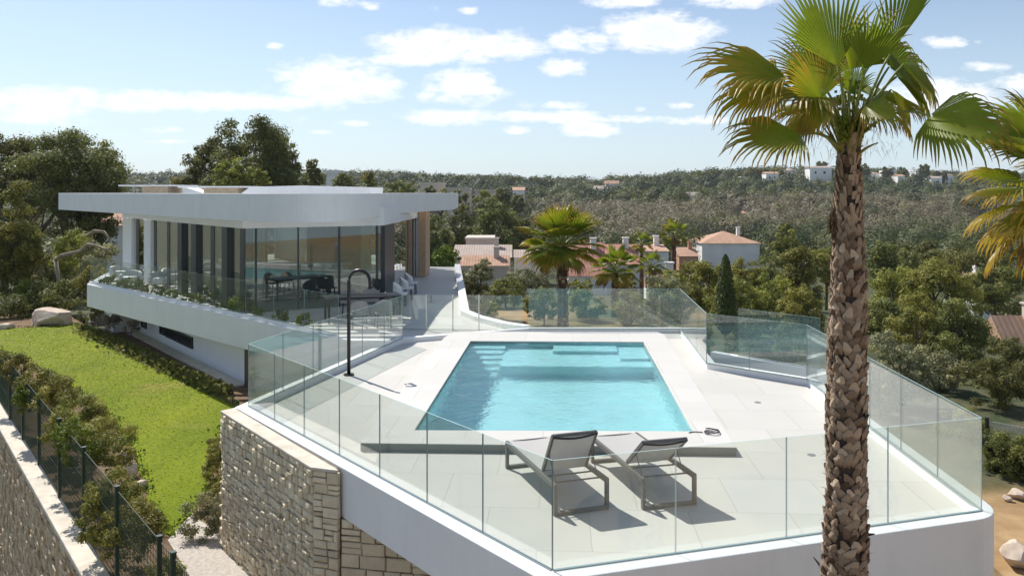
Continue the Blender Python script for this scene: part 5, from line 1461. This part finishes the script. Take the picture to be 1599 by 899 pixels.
def palm_trunk(root, pts, rads, z_lo, z_hi, rs, core_m=BOOTCORE, ring_h=.054, nper=12, big=1.0):
    """pts: centreline with radii; scales (leaf bases) wrap it in a spiral"""
    mb = MB(); mb.tube(pts, [r * .93 for r in rads], 18); mk('trunk', mb, core_m, root, smooth=True)
    zs = [p[2] for p in pts]
    def at(z):
        for i in range(len(zs) - 1):
            if zs[i] <= z <= zs[i + 1]:
                t = (z - zs[i]) / (zs[i + 1] - zs[i]); return Vector(lerp(pts[i], pts[i + 1], t)), rads[i] + (rads[i + 1] - rads[i]) * t
        return Vector(pts[-1]), rads[-1]
    mb = MB(); z = z_lo; row = 0
    while z < z_hi:
        c, r = at(z)
        for k in range(nper):
            a_ = 2 * math.pi * (k + .5 * (row % 2)) / nper + rs.uniform(-.07, .07) + row * .02
            er = Vector((math.cos(a_), math.sin(a_), 0)); et = Vector((-math.sin(a_), math.cos(a_), 0)); up = Vector((0, 0, 1))
            w = math.pi * r / nper * 1.02 * rs.uniform(.7, 1.3); h = ring_h * 2.2 * rs.uniform(.85, 1.2)
            lean = rs.uniform(-.5, .5) * w; fl = r * rs.uniform(.10, .27) * big
            base = c + er * (r * .90)
            p0 = base - et * w * .55 - up * h * .35; p1 = base + et * w * .55 - up * h * .35
            p2 = base + et * (w + lean * .4) + er * fl * .45 + up * h * .15; p3 = base - et * (w - lean * .4) + er * fl * .45 + up * h * .15
            lean = (w * .75 if row % 2 else -w * .75) * rs.uniform(.4, 1.2)
            p4 = base + et * (w * .34 + lean) + er * fl + up * h * .62; p5 = base - et * (w * .34 - lean) + er * (fl * rs.uniform(.7, 1.1)) + up * h * rs.uniform(.5, .72)
            mid = base + er * (fl * .85 + .006) + up * h * .12
            inn_ = [q_ - er * .016 for q_ in (p2, p4, p5, p3)]
            vs = [p0, p1, p2, p4, p5, p3, mid] + inn_
            fs = [(0, 1, 6), (1, 2, 6), (2, 3, 6), (3, 4, 6), (4, 5, 6), (5, 0, 6), (2, 7, 8, 3), (3, 8, 9, 4), (4, 9, 10, 5)]
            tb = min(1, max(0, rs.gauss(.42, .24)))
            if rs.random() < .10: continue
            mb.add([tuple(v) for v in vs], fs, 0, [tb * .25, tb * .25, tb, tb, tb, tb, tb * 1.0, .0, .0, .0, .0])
        z += ring_h; row += 1
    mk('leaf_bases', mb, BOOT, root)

rs = random.Random(21)
PY = 7.0
def pw(px, py, dy=0.0):   # point near the palm from photo pixel, dy metres nearer (-) or farther (+)
    Y = PY + dy; return ((px - 799.5) / F * Y, Y, H - (py - 301) / F * Y)
gz0 = Tz(2.8, 7.0)
palm = thing('palm_tree', 'tall fan palm in the foreground right with rough crisscross trunk', 'palm tree', (2.8, PY, gz0))
tp_ = [(2.78, PY, gz0 - .1), (2.80, PY, .5), pw(1321, 800), pw(1321, 700), pw(1323, 560), pw(1325, 430), pw(1324, 330), pw(1325, 262), pw(1326, 225)]
tr_ = [.225, .178, .158, .153, .147, .129, .105, .085, .074]
palm_trunk(palm, tp_, tr_, gz0, ZP(330, PY), rs)
palm_trunk_top = MB()
mb = MB()
for k in range(900):   # loose threads caught between the leaf bases
    z = rs.uniform(.2, ZP(330, PY)); a_ = rs.uniform(0, 6.28); i_ = max(i for i in range(len(tp_)) if tp_[i][2] <= z); i_ = min(i_, len(tp_) - 2)
    t_ = (z - tp_[i_][2]) / (tp_[i_ + 1][2] - tp_[i_][2]); c = Vector(lerp(tp_[i_], tp_[i_ + 1], t_)); r = tr_[i_] + (tr_[i_ + 1] - tr_[i_]) * t_
    er = Vector((math.cos(a_), math.sin(a_), 0)); p = c + er * r; e = p + er * rs.uniform(.005, .05) + Vector((rs.gauss(0, .02), rs.gauss(0, .02), rs.uniform(-.06, .05)))
    mb.add([tuple(p), tuple(p + Vector((.003, .003, .003))), tuple(e)], [(0, 1, 2)], 0, rs.random())
mk('trunk_threads', mb, FIBRE, palm)
# smoother upper trunk fibres
mb = MB()
for k in range(260):
    z = rs.uniform(ZP(345, PY), ZP(228, PY)); a_ = rs.uniform(0, 6.28); t = (z - ZP(345, PY)) / (ZP(228, PY) - ZP(345, PY)); r = .118 - .038 * t
    er = Vector((math.cos(a_), math.sin(a_), 0)); c = Vector(lerp(pw(1324, 345), pw(1326, 228), t)); et = Vector((-er.y, er.x, 0))
    p = c + er * r * .93; w = rs.uniform(.012, .03); h = rs.uniform(.05, .13)
    mb.add([tuple(p - et * w), tuple(p + et * w), tuple(p + et * w * .6 + er * .018 + Vector((0, 0, h))), tuple(p - et * w * .7 + er * .014 + Vector((0, 0, h)))], [(0, 1, 2, 3)], 0, rs.uniform(0, .75))
mk('trunk_fibre', mb, BOOT, palm)
mb = MB()
for k in range(420):   # dead fibre clump on the left of the trunk
    c = Vector(pw(1300, 348)); d = Vector((rs.gauss(0, 1), rs.gauss(0, 1), rs.gauss(0, 1))).normalized()
    p = c + Vector((d.x * .025 + .01, d.y * .05, d.z * .11)) ; e = p + Vector((rs.gauss(-.02, .02), rs.gauss(0, .02), rs.gauss(-.03, .04)))
    mb.add([tuple(p), tuple(p + Vector((.006, .006, 0))), tuple(e)], [(0, 1, 2)], 0, rs.random())
mk('fibre_clump', mb, FIBRE, palm)
mb = MB(); 
for (px_, py_, ex, ey) in [(1300, 380, 1295, 410), (1280, 885, 1270, 870), (1352, 838, 1366, 834), (1353, 725, 1357, 718)]:
    mb = MB(); a = Vector(pw(px_, py_, -.02)); c = Vector(pw(ex, ey, -.05)); mb.add([tuple(a), tuple(a + Vector((.0, 0, .035))), tuple(c + Vector((0, 0, .01))), tuple(c)], [(0, 1, 2, 3)], 0, .3); mk('broken_stalk', mb, BOOT, palm)
CR = Vector(pw(1326, 236))
# (hub px,py, depth, axis tip px,py, depth, facing normal, radius m, spread deg, droop, tipdry, material)
LV = [
 (1308, 104, -.10, 1272, 0, -.05, (.15, -1, .15), .72, 50, .12, .12, PALMG),
 (1288, 138, .25, 1235, 70, .35, (.2, -.9, .5), .55, 80, .35, .5, PALMG),
 (1390, 85, -.05, 1428, -20, -.05, (-.93, -.36, .1), .72, 34, .15, .05, PALMG),
 (1228, 118, -.25, 1075, 88, -.45, (.1, -.55, .85), .74, 60, .50, .6, PALMY),
 (1215, 128, .1, 1130, 150, .25, (-.2, -.6, .8), .60, 95, 1.0, .8, PALMY),
 (1282, 155, -.45, 1240, 110, -.55, (.25, -1, .35), .38, 105, .25, .5, PALMY),
 (1272, 152, -.30, 1175, 138, -.75, (.0, -.35, .95), .62, 66, .7, .55, PALMG),
 (1250, 212, -.15, 1128, 212, -.35, (.05, -.5, .9), .66, 66, .75, .55, PALMG),
 (1452, 181, -.20, 1540, 196, -.5, (-.3, -.5, .85), .66, 84, 1.05, .35, PALMG),
 (1400, 120, .15, 1432, 130, .35, (.65, -.5, .5), .52, 80, 1.7, .45, PALMG),
 (1388, 105, .35, 1420, 70, .6, (.5, -.7, .5), .58, 80, .9, .4, PALMG),
 (1345, 128, .35, 1350, 40, .5, (.8, -.6, .1), .40, 30, .3, .3, PALMG),
 (1300, 165, -.2, 1262, 180, -.1, (-.1, -.7, .7), .34, 80, 1.2, .7, PALMG),
 (1352, 165, -.25, 1385, 175, -.35, (.2, -.7, .7), .36, 80, 1.3, .5, PALMG),
 (1412, 100, .0, 1440, 120, .05, (.8, -.5, .4), .48, 70, 1.9, .4, PALMG),
 (1392, 140, -.1, 1412, 175, -.1, (.7, -.6, .4), .38, 60, 1.9, .5, PALMY),
 (1335, 150, .1, 1330, 110, .1, (.3, -.9, .2), .30, 60, .4, .2, PALMG),
 (1352, 110, -.2, 1372, 30, -.35, (-.4, -.9, .2), .48, 40, .3, .2, PALMG),
 (1318, 110, .55, 1290, 40, .9, (0, -.9, .4), .62, 85, .5, .4, PALMG),
 (1330, 120, .0, 1322, 45, .0, (.6, -.8, 0), .42, 30, .1, .1, PALMY),
 (1360, 150, .45, 1400, 130, .9, (.3, -.3, .9), .55, 95, 1.0, .5, PALMG),
 (1290, 170, .5, 1250, 150, 1.0, (-.2, -.2, .95), .58, 95, .9, .6, PALMG),
 (1330, 175, -.75, 1320, 190, -1.15, (0, -.35, .9), .0, 95, .9, .5, PALMG),
 (1370, 165, .2, 1420, 190, .3, (.5, -.4, .8), .40, 80, 1.6, .6, PALMG),
 (1278, 178, .1, 1220, 205, .25, (-.4, -.4, .8), .42, 90, 1.5, .9, PALMG),
]
for (hx, hy_, hd, tx, ty, td, nr, rad, spd, drp, tdry, m_) in LV:
    if rad <= 0: continue
    hub = pw(hx, hy_, hd); tipp = pw(tx, ty, td)
    mb = MB(); petiole(mb, CR + Vector((rs.uniform(-.04, .04), rs.uniform(-.05, .05), rs.uniform(-.05, .05))), hub, sag=.16 if hx < 1440 else .30)
    st = mk('leaf_stalk', mb, PETI, palm, smooth=True)
    mb = MB(); fan(mb, hub, Vector(tipp) - Vector(hub), nr, rad * 1.17, max(16, int(spd / 2.0)), R(spd), drp, rs, 0, tipdry=tdry)
    mk('leaf', mb, m_, palm)
mb = MB()   # flower stalks with small green beads
for k in range(7):
    tip = pw(rs.uniform(1305, 1358), rs.uniform(120, 200), rs.uniform(-.25, .2)); petiole(mb, CR, tip, .05, .008, .004, .0)
    for j in range(26):
        t = rs.uniform(.35, 1.0); q_ = CR.lerp(Vector(tip), t) + Vector((rs.gauss(0, .03), rs.gauss(0, .03), rs.gauss(0, .02))); mb.box(q_, (.018, .018, .022), tone=.0)
mk('flower_stalks', mb, MATS['yellow_palm_leaf_blade'], palm)
mb = MB()
for k in range(26):   # bare petioles and fibres near the crown base
    a_ = rs.uniform(0, 6.28); e = CR + Vector((math.cos(a_) * rs.uniform(.08, .3), math.sin(a_) * rs.uniform(.08, .3), rs.uniform(.05, .45)))
    petiole(mb, CR - Vector((0, 0, .06)) + Vector((math.cos(a_) * .05, math.sin(a_) * .05, 0)), e, .04, .016, .005, rs.uniform(0, .6))
mk('leaf_stubs', mb, PETI, palm)
# shreds of dead thread hanging round the crown
mb = MB()
for k in range(240):
    a_ = rs.uniform(0, 6.28); rr_ = rs.uniform(.1, .42); p = CR + Vector((math.cos(a_) * rr_, math.sin(a_) * rr_, rs.uniform(-.02, .45)))
    e = p + Vector((rs.gauss(0, .05), rs.gauss(0, .05), -rs.uniform(.04, .16))); mb.add([tuple(p), tuple(p + Vector((.004, .002, 0))), tuple(e)], [(0, 1, 2)], 0, rs.random())
mk('threads', mb, PALMD, palm)

def gen_palm(name, label, base, ztop, crown_r, nleaf, trunk_r, rs, mats_, lo=-.55, seg=22, boots=False, group=None, dry_skirt=0):
    r = thing(name, label, 'palm tree', base, group)
    b0 = Vector(base); top = Vector((base[0] + rs.uniform(-.1, .1), base[1], ztop))
    pts = [tuple(b0 - Vector((0, 0, .1))), tuple(b0.lerp(top, .5)), tuple(top)]
    if boots: palm_trunk(r, pts, [trunk_r * 1.15, trunk_r, trunk_r * .75], b0.z, ztop - .2, rs, nper=9, ring_h=.09)
    else:
        mb = MB(); mb.tube(pts, [trunk_r * 1.15, trunk_r, trunk_r * .8], 10); mk('trunk', mb, BOOT if not boots else BOOTCORE, r, smooth=True)
        mb = MB()
        nb = 160
        for k in range(nb):
            t = rs.random(); c = b0.lerp(top, t); a_ = rs.uniform(0, 6.28); er = Vector((math.cos(a_), math.sin(a_), 0)); et = Vector((-er.y, er.x, 0)); p = c + er * trunk_r * .95
            mb.add([tuple(p - et * .05), tuple(p + et * .05), tuple(p + et * .06 + er * .05 + Vector((0, 0, .12))), tuple(p - et * .05 + er * .05 + Vector((0, 0, .12)))], [(0, 1, 2, 3)], 0, rs.random())
        mk('leaf_bases', mb, BOOT, r)
    mbp = MB(); 
    for k in range(nleaf):
        a_ = k * 2.39996 + rs.uniform(-.2, .2); s = 1 - (1 - lo) * (k + .5) / nleaf  # sin of elevation from 1 down to lo
        s = max(-.95, min(.98, s + rs.uniform(-.08, .08))); cxy = math.sqrt(1 - s * s)
        d = Vector((math.cos(a_) * cxy, math.sin(a_) * cxy, s))
        pl = crown_r * rs.uniform(.42, .55); hub = top + d * pl + Vector((0, 0, -.05 * crown_r if s < .3 else 0))
        petiole(mbp, top, hub, .04, .016 * crown_r, .008 * crown_r)
        nrm = Vector((-math.cos(a_) * s, -math.sin(a_) * s, cxy)) + Vector((rs.uniform(-.3, .3), rs.uniform(-.3, .3), 0))
        mb = MB(); fan(mb, hub, d + Vector((0, 0, -.15 if s < .2 else 0)), nrm, crown_r * rs.uniform(.5, .62), seg, R(rs.uniform(70, 105)), .35 + .9 * max(0, .4 - s), rs, 0, tipdry=rs.uniform(.1, .6) if s > -.1 else .8)
        mk('leaf', mb, rs.choice(mats_), r)
    mk('leaf_stalks', mbp, PETI, r)
    for k in range(dry_skirt):
        a_ = rs.uniform(0, 6.28); d = Vector((math.cos(a_) * .6, math.sin(a_) * .6, -.8)); hub = top + d * crown_r * .35
        mb = MB(); fan(mb, hub, d, (d.x, d.y, .6), crown_r * .5, 16, R(60), .8, rs, .6); mk('dead_leaf', mb, PALMD, r)
    return r
def palm_at(label, px, cy, Y, rpx, trpx, nleaf, mats_, lo=-.5, seg=20, skirt=2, seed=1):
    X = XY(px, Y)[0]; return gen_palm('palm_tree', label, (X, Y, Tz(X, Y)), ZP(cy, Y), rpx / F * Y, nleaf, trpx / F * Y / 2, random.Random(seed), mats_, lo, seg, group='background palms', dry_skirt=skirt)
palm_at('tallest background palm with a dense yellow green crown behind the pool', 880, 384, 30, 72, 17, 46, [PALMY, PALMY, PALMG], -.35, 24, 3, 3)
palm_at('smaller palm right of the tallest background palm by the white house', 960, 420, 44, 45, 10, 26, [PALMG, PALMY], -.5, 18, 2, 5)
palm_at('little dark palm standing right of the white red roofed house', 1018, 415, 52, 26, 8, 20, [PALMG], -.5, 16, 1, 8)
palm_at('distant palm behind the red roofed house beside the orange gable', 1052, 366, 70, 27, 8, 22, [PALMG, PALMY], -.5, 16, 3, 9)
palm_at('low palm crown peeking over the red roof, left of the distant palm', 1002, 380, 64, 22, 6, 16, [PALMG, PALMY], -.5, 14, 1, 12)
# palm cut by the right picture edge
gen_palm('palm_tree', 'palm cut off by the right picture edge with drooping yellowish fans', (5.66, 8.4, Tz(5.66, 8.4)), ZP(292, 8.4), 1.25, 34, .17, random.Random(15), [PALMG, PALMY, PALMY], -.75, 30, True, None, 6)

# ------------------------------------------------------------------ neighbours
def hip_house(label, x0, x1, ytop, yeave, ybase, Y, depth=8, roof=TILE, wall=PLAST, name='white_house', group=None, rz=0., kind='hip', wins=()):
    a = XY(x0, Y)[0]; c = XY(x1, Y)[0]; w = c - a; zt = ZP(ytop, Y); ze = ZP(yeave, Y); zb = min(ZP(ybase, Y), Tz((a + c) / 2, Y)) - .3
    r = thing(name, label, 'house', ((a + c) / 2, Y + depth / 2, zb), group, rz); local(r)
    h = ze - zb; mb = MB(); mb.box((0, 0, h / 2), (w * .94, depth * .94, h)); wl_ = mk('wall', mb, wall, r)
    mb = MB(); ov = .5
    X_ = w / 2; Y_ = depth / 2; rh = zt - ze
    if kind == 'hip':
        rx = max(0.05, X_ - Y_) if w > depth else .05; ry = max(.05, Y_ - X_) if depth > w else .05
        vs = [(-X_, -Y_, h), (X_, -Y_, h), (X_, Y_, h), (-X_, Y_, h), (-rx, -ry, h + rh), (rx, -ry, h + rh), (rx, ry, h + rh), (-rx, ry, h + rh)]
        fs = [(0, 1, 5, 4), (1, 2, 6, 5), (2, 3, 7, 6), (3, 0, 4, 7), (4, 5, 6, 7), (3, 2, 1, 0)]
    elif kind == 'gable':   # ridge runs in depth, gable faces the camera
        vs = [(-X_, -Y_, h), (X_, -Y_, h), (X_, Y_, h), (-X_, Y_, h), (0, -Y_, h + rh), (0, Y_, h + rh)]
        fs = [(0, 4, 5, 3), (1, 2, 5, 4), (0, 1, 4), (2, 3, 5), (3, 2, 1, 0)]
    elif kind == 'side':    # slope towards the camera
        vs = [(-X_, -Y_, h), (X_, -Y_, h), (X_, Y_, h), (-X_, Y_, h), (-X_, 0, h + rh), (X_, 0, h + rh)]
        fs = [(0, 1, 5, 4), (2, 3, 4, 5), (1, 2, 5), (3, 0, 4), (3, 2, 1, 0)]
    else:
        vs = [(-X_, -Y_, h), (X_, -Y_, h), (X_, Y_, h), (-X_, Y_, h), (-X_, -Y_, h + rh), (X_, -Y_, h + rh), (X_, Y_, h + rh), (-X_, Y_, h + rh)]
        fs = [(0, 1, 5, 4), (1, 2, 6, 5), (2, 3, 7, 6), (3, 0, 4, 7), (4, 5, 6, 7), (3, 2, 1, 0)]
    mb.add(vs, fs); rf_ = mk('roof', mb, roof if kind != 'flat' else wall, r)
    if kind in ('side', 'hip') and Y < 150:
        mb = MB(); mb.box((X_ * .45, -Y_ * .15, h + rh * .8 + .35), (.55, .55, 1.3)); mb.box((X_ * .45, -Y_ * .15, h + rh * .8 + 1.04), (.7, .7, .09)); mk('chimney', mb, wall, rf_)
    for (u0, u1, v0, v1) in wins:
        mb = MB(); mb.box((w * .94 * ((u0 + u1) / 2 - .5), -depth * .47 - .01, h * (v0 + v1) / 2), (w * (u1 - u0), .06, h * (v1 - v0))); mk('window', mb, DGLASS, r)
    return r
hip_house('white house with a hipped orange tile roof between pool and hillside', 1094, 1190, 363, 380, 425, 135, 10, TILE, PLAST)
hip_house('low cream house with weathered roof left of the tallest background palm', 706, 800, 386, 402, 445, 92, 9, TILEG, CREAM, 'cream_house', kind='side', wins=[(.1, .2, .4, .7), (.6, .72, .4, .7)])
hip_house('cream upper storey with a flat roof behind the weathered roofs', 726, 772, 371, 374, 400, 100, 6, TILEG, CREAM, 'cream_house', kind='flat')
hip_house('terracotta roofed wing in front of the cream house', 718, 796, 401, 415, 450, 84, 5, TILE, CREAM, 'cream_house', kind='side', wins=[(.15, .3, .3, .65)])
hip_house('small cream annex with chimney beside the tallest background palm', 802, 845, 392, 402, 440, 90, 5, TILEG, PLAST, 'cream_house', kind='side')
hip_house('white house with a faded red tile roof behind the background palms', 886, 950, 383, 431, 456, 78, 9, TILER, PLAST, kind='side')
hip_house('long white walled part of the red roofed house behind the smaller palm', 935, 1003, 385, 413, 456, 82, 8, TILER, PLAST, kind='side', wins=[(.72, .8, .3, .6)])
hip_house('white walled house part right of the little dark palm', 1000, 1046, 385, 392, 440, 88, 8, TILE, PLAST, kind='side')
hip_house('small orange gabled house left of the hipped roof house', 1060, 1092, 388, 400, 430, 120, 6, TILE, mat('orange_plaster', (.50, .27, .16), .8), 'orange_house', kind='side')
hip_house('terracotta roof just above the far right corner of the pool glass', 1022, 1068, 432, 458, 480, 60, 6, TILE, PLAST, kind='side')
hip_house('small white house in the bare wood on the lower hillside', 1150, 1175, 329, 333, 342, 270, 8, TILE, PLAST, kind='hip')
hip_house('tile roofed house cut by the right picture edge below the pines', 1578, 1660, 500, 560, 600, 42, 3.5, TILE, CREAM, 'cream_house', kind='side')
hip_house('small house with a low orange roof among the right hand pines', 1524, 1560, 430, 444, 462, 74, 6, TILE, PLAST, kind='hip')
hip_house('low tiled house seen between the left trees and the villa', 130, 240, 334, 352, 380, 70, 6, TILE, PLAST, kind='side')
RIDGEW = mat('white_house_wall', (.88, .86, .82), .8)
for i, (x0, x1, y0, y1, lab) in enumerate(RH):
    hip_house(f'{lab} white house on the ridge {"left" if x1 < 1310 else "right"} of the palm trunk', x0 + 2, x1 - 2, y0 + 1, y0 + 4, y1 + 8, 560 - (i % 3) * 15, 10, [TILE, TILEG][i % 2], RIDGEW, 'ridge_house', 'houses on the ridge', kind=['hip', 'flat', 'side'][i % 3], wins=[(.22, .30, .62, .78), (.62, .72, .62, .78)])
for i, (x0, x1, y0, y1, Y, lab) in enumerate(HH):
    hip_house(lab, x0, x1, y0 + (2 if i < 3 else 0), y0 + 5, y1, Y, 8, [TILEG, TILE][i % 2], mat('tan_plaster', (.68, .58, .48), .8) if i < 3 else PLAST, 'hillside_house', 'houses on the hillside', kind='side' if i not in (0, 1, 2, 7) else 'flat', wins=[(.66, .74, .74, .84)] if i > 3 else [])  # first three houses have warm tan walls

# ------------------------------------------------------------------ boundary wall and fence
bw = thing('boundary_wall', 'rough brown stone boundary wall with a pale concrete top', 'stone wall', (*Pf(-2, -.3), -6.4))
mb = MB(); mb.prism([Pf(-32, -.25), Pf(14, -.25), Pf(14, 0), Pf(-32, 0)], -7.0, -2.19); mk('wall_core', mb, MORTAR, bw)
mb = MB(); rs2 = random.Random(8)
stones(mb, Pf(-14, -.27), Pf(7, -.27), -6.2, -2.19, rs2, (-FN[0], -FN[1]), hmin=.10, hmax=.22, wmin=.10, wmax=.32, rough=.06)
mk('stone_face', mb, ROUGHST, bw)
mb = MB(); mb.prism([Pf(-32, -.33), Pf(14, -.33), Pf(14, .03), Pf(-32, .03)], -2.188, -2.08); mk('wall_cap', mb, CAPST, bw, bevel=.02)
fe = thing('wire_fence', 'dark green wire mesh fence with posts on the boundary wall', 'fence', (*Pf(0), -2.08))
FPX = [16, 36, 61, 93, 131, 183, 249]
fpts = [(-16.3, 25.9)] + [on_line(p, Pf(-25), Pf(10)) for p in FPX] + [Pf(7.6), Pf(10)]
for p in fpts:
    mb = MB(); mb.box((p[0], p[1], -2.08 + .76), (.06, .06, 1.52), R(-52)); ps = mk('post', mb, GREEN_METAL, fe, bevel=.006)
    mb = MB(); mb.box((p[0], p[1], -2.08 + 1.535), (.068, .068, .02), R(-52)); mk('cap', mb, GREEN_METAL, ps)
mb = MB()
s0 = -16.; 
def wire(a, c, w=.004): mb.bar(a, c, w, w)
Lx = [((p[0] - FP0[0]) * FD[0] + (p[1] - FP0[1]) * FD[1]) for p in fpts]
t0, t1 = min(Lx), max(Lx)
for k in range(16):
    z = -2.03 + k * .095; w = .010 if k in (0, 5, 10, 15) else .006
    mb.bar((*Pf(t0), z), (*Pf(t1), z), w, w)
t = t0
while t < t1:
    mb.bar((*Pf(t), -2.04), (*Pf(t), -2.03 + 1.44), .006, .006); t += .075
mk('wire_mesh', mb, MESHW, fe)

# boulders and rocks
def rock(label, px, py, z, w, h, seed, d=None, grp='rocks in the garden'):
    import bmesh
    bm = bmesh.new(); bmesh.ops.create_icosphere(bm, subdivisions=4, radius=1)
    rg = random.Random(seed); ax = [Vector((rg.gauss(0, 1), rg.gauss(0, 1), rg.gauss(0, 1))).normalized() for _ in range(14)]; lim = [rg.uniform(.62, .95) for _ in ax]
    for v in bm.verts:
        for a_, l in zip(ax, lim):
            e = v.co.dot(a_) - l * .9
            if e > 0: v.co -= a_ * e * .97
        n = math.sin(v.co.x * 7 + seed) * math.cos(v.co.y * 6 + seed * 2) * math.sin(v.co.z * 8); v.co *= 1 + .03 * n
    x, yv = G(px, py, z)
    s = yv / F
    for v in bm.verts: v.co = Vector((v.co.x * w * s / 2, v.co.y * (d or w) * s / 2, v.co.z * h * s * .62))
    me = bpy.data.meshes.new('rock'); bm.to_mesh(me); bm.free(); me.materials.append(ROCK)
    o = bpy.data.objects.new('rock', me); COL.objects.link(o); o.location = (x, yv, z + h * s * .33); o.rotation_euler = (0, 0, rg.uniform(-.3, .3))
    return tag(o, label, 'rock', grp)
rock('large flat pinkish boulder at the far end of the lawn', 84, 506, -2.25, 78, 30, 1)
rock('low rock left of the large lawn boulder', 8, 514, -2.25, 30, 10, 2)
rock('sunlit stone between the bronze shrubs and the lawn', 204, 745, -2.25, 26, 26, 3)
rock('flat stone at the lawn edge below the sunlit stone', 222, 762, -2.25, 22, 16, 4)
rock('small stone behind the tallest bronze shrub', 196, 716, -2.25, 18, 18, 5)
rock('large pale rock in the bottom right corner', 1585, 880, -2.3, 60, 44, 6)
rock('small pale rock by the bush at the right edge', 1590, 776, -2.3, 34, 14, 7)
rock('small rock next to the pale rock at the right edge', 1572, 780, -2.3, 16, 9, 9)
# fence at the right edge
rf = thing('chain_fence', 'dark screened fence with zigzag wire top at the right edge', 'fence', (13, 18.5, -2.35))
a = (*XY(1540, 18.6), 0); c = (*XY(1700, 17.2), 0)
mb = MB(); mb.prism([(a[0], a[1]), (c[0], c[1]), (c[0], c[1] + .04), (a[0], a[1] + .04)], -2.4, -1.75); mk('screen', mb, BLACK, rf)
mb = MB(); n = 46
for i in range(n):
    p = lerp(a, c, i / n); q_ = lerp(a, c, (i + 1) / n); z0, z1 = (-1.36, -1.24) if i % 2 else (-1.24, -1.36)
    mb.bar((p[0], p[1], z0), (q_[0], q_[1], z1), .014, .014)
mb.bar((a[0], a[1], -1.24), (c[0], c[1], -1.24), .012); mb.bar((a[0], a[1], -1.36), (c[0], c[1], -1.36), .012)
mk('wire_top', mb, mat('pale_wire', (.5, .5, .48), .5), rf)
for i in range(3):
    p = lerp(a, c, i / 2); mb = MB(); mb.box((p[0], p[1] - .03, -1.8), (.06, .06, 1.3)); mk('post', mb, BLACK, rf)

# ------------------------------------------------------------------ air
hm = bpy.data.materials.new('air'); hm.use_nodes = True
nt = hm.node_tree; nt.nodes.clear(); b = NB(nt)
pv = b.n('ShaderNodeVolumePrincipled'); pv.inputs['Color'].default_value = (.86, .92, 1, 1); pv.inputs['Density'].default_value = HAZE; pv.inputs['Anisotropy'].default_value = .0
o_ = b.n('ShaderNodeOutputMaterial'); nt.links.new(pv.outputs[0], o_.inputs[1])
mb = MB(); mb.box((0, 4520, 3), (7400, 9180, 90))
tag(mk('haze', mb, hm), kind='stuff')

for o in bpy.data.objects:
    if '_o' in o: del o['_o']
print('objects', len(bpy.data.objects), 'faces', sum(len(m.polygons) for m in bpy.data.meshes))
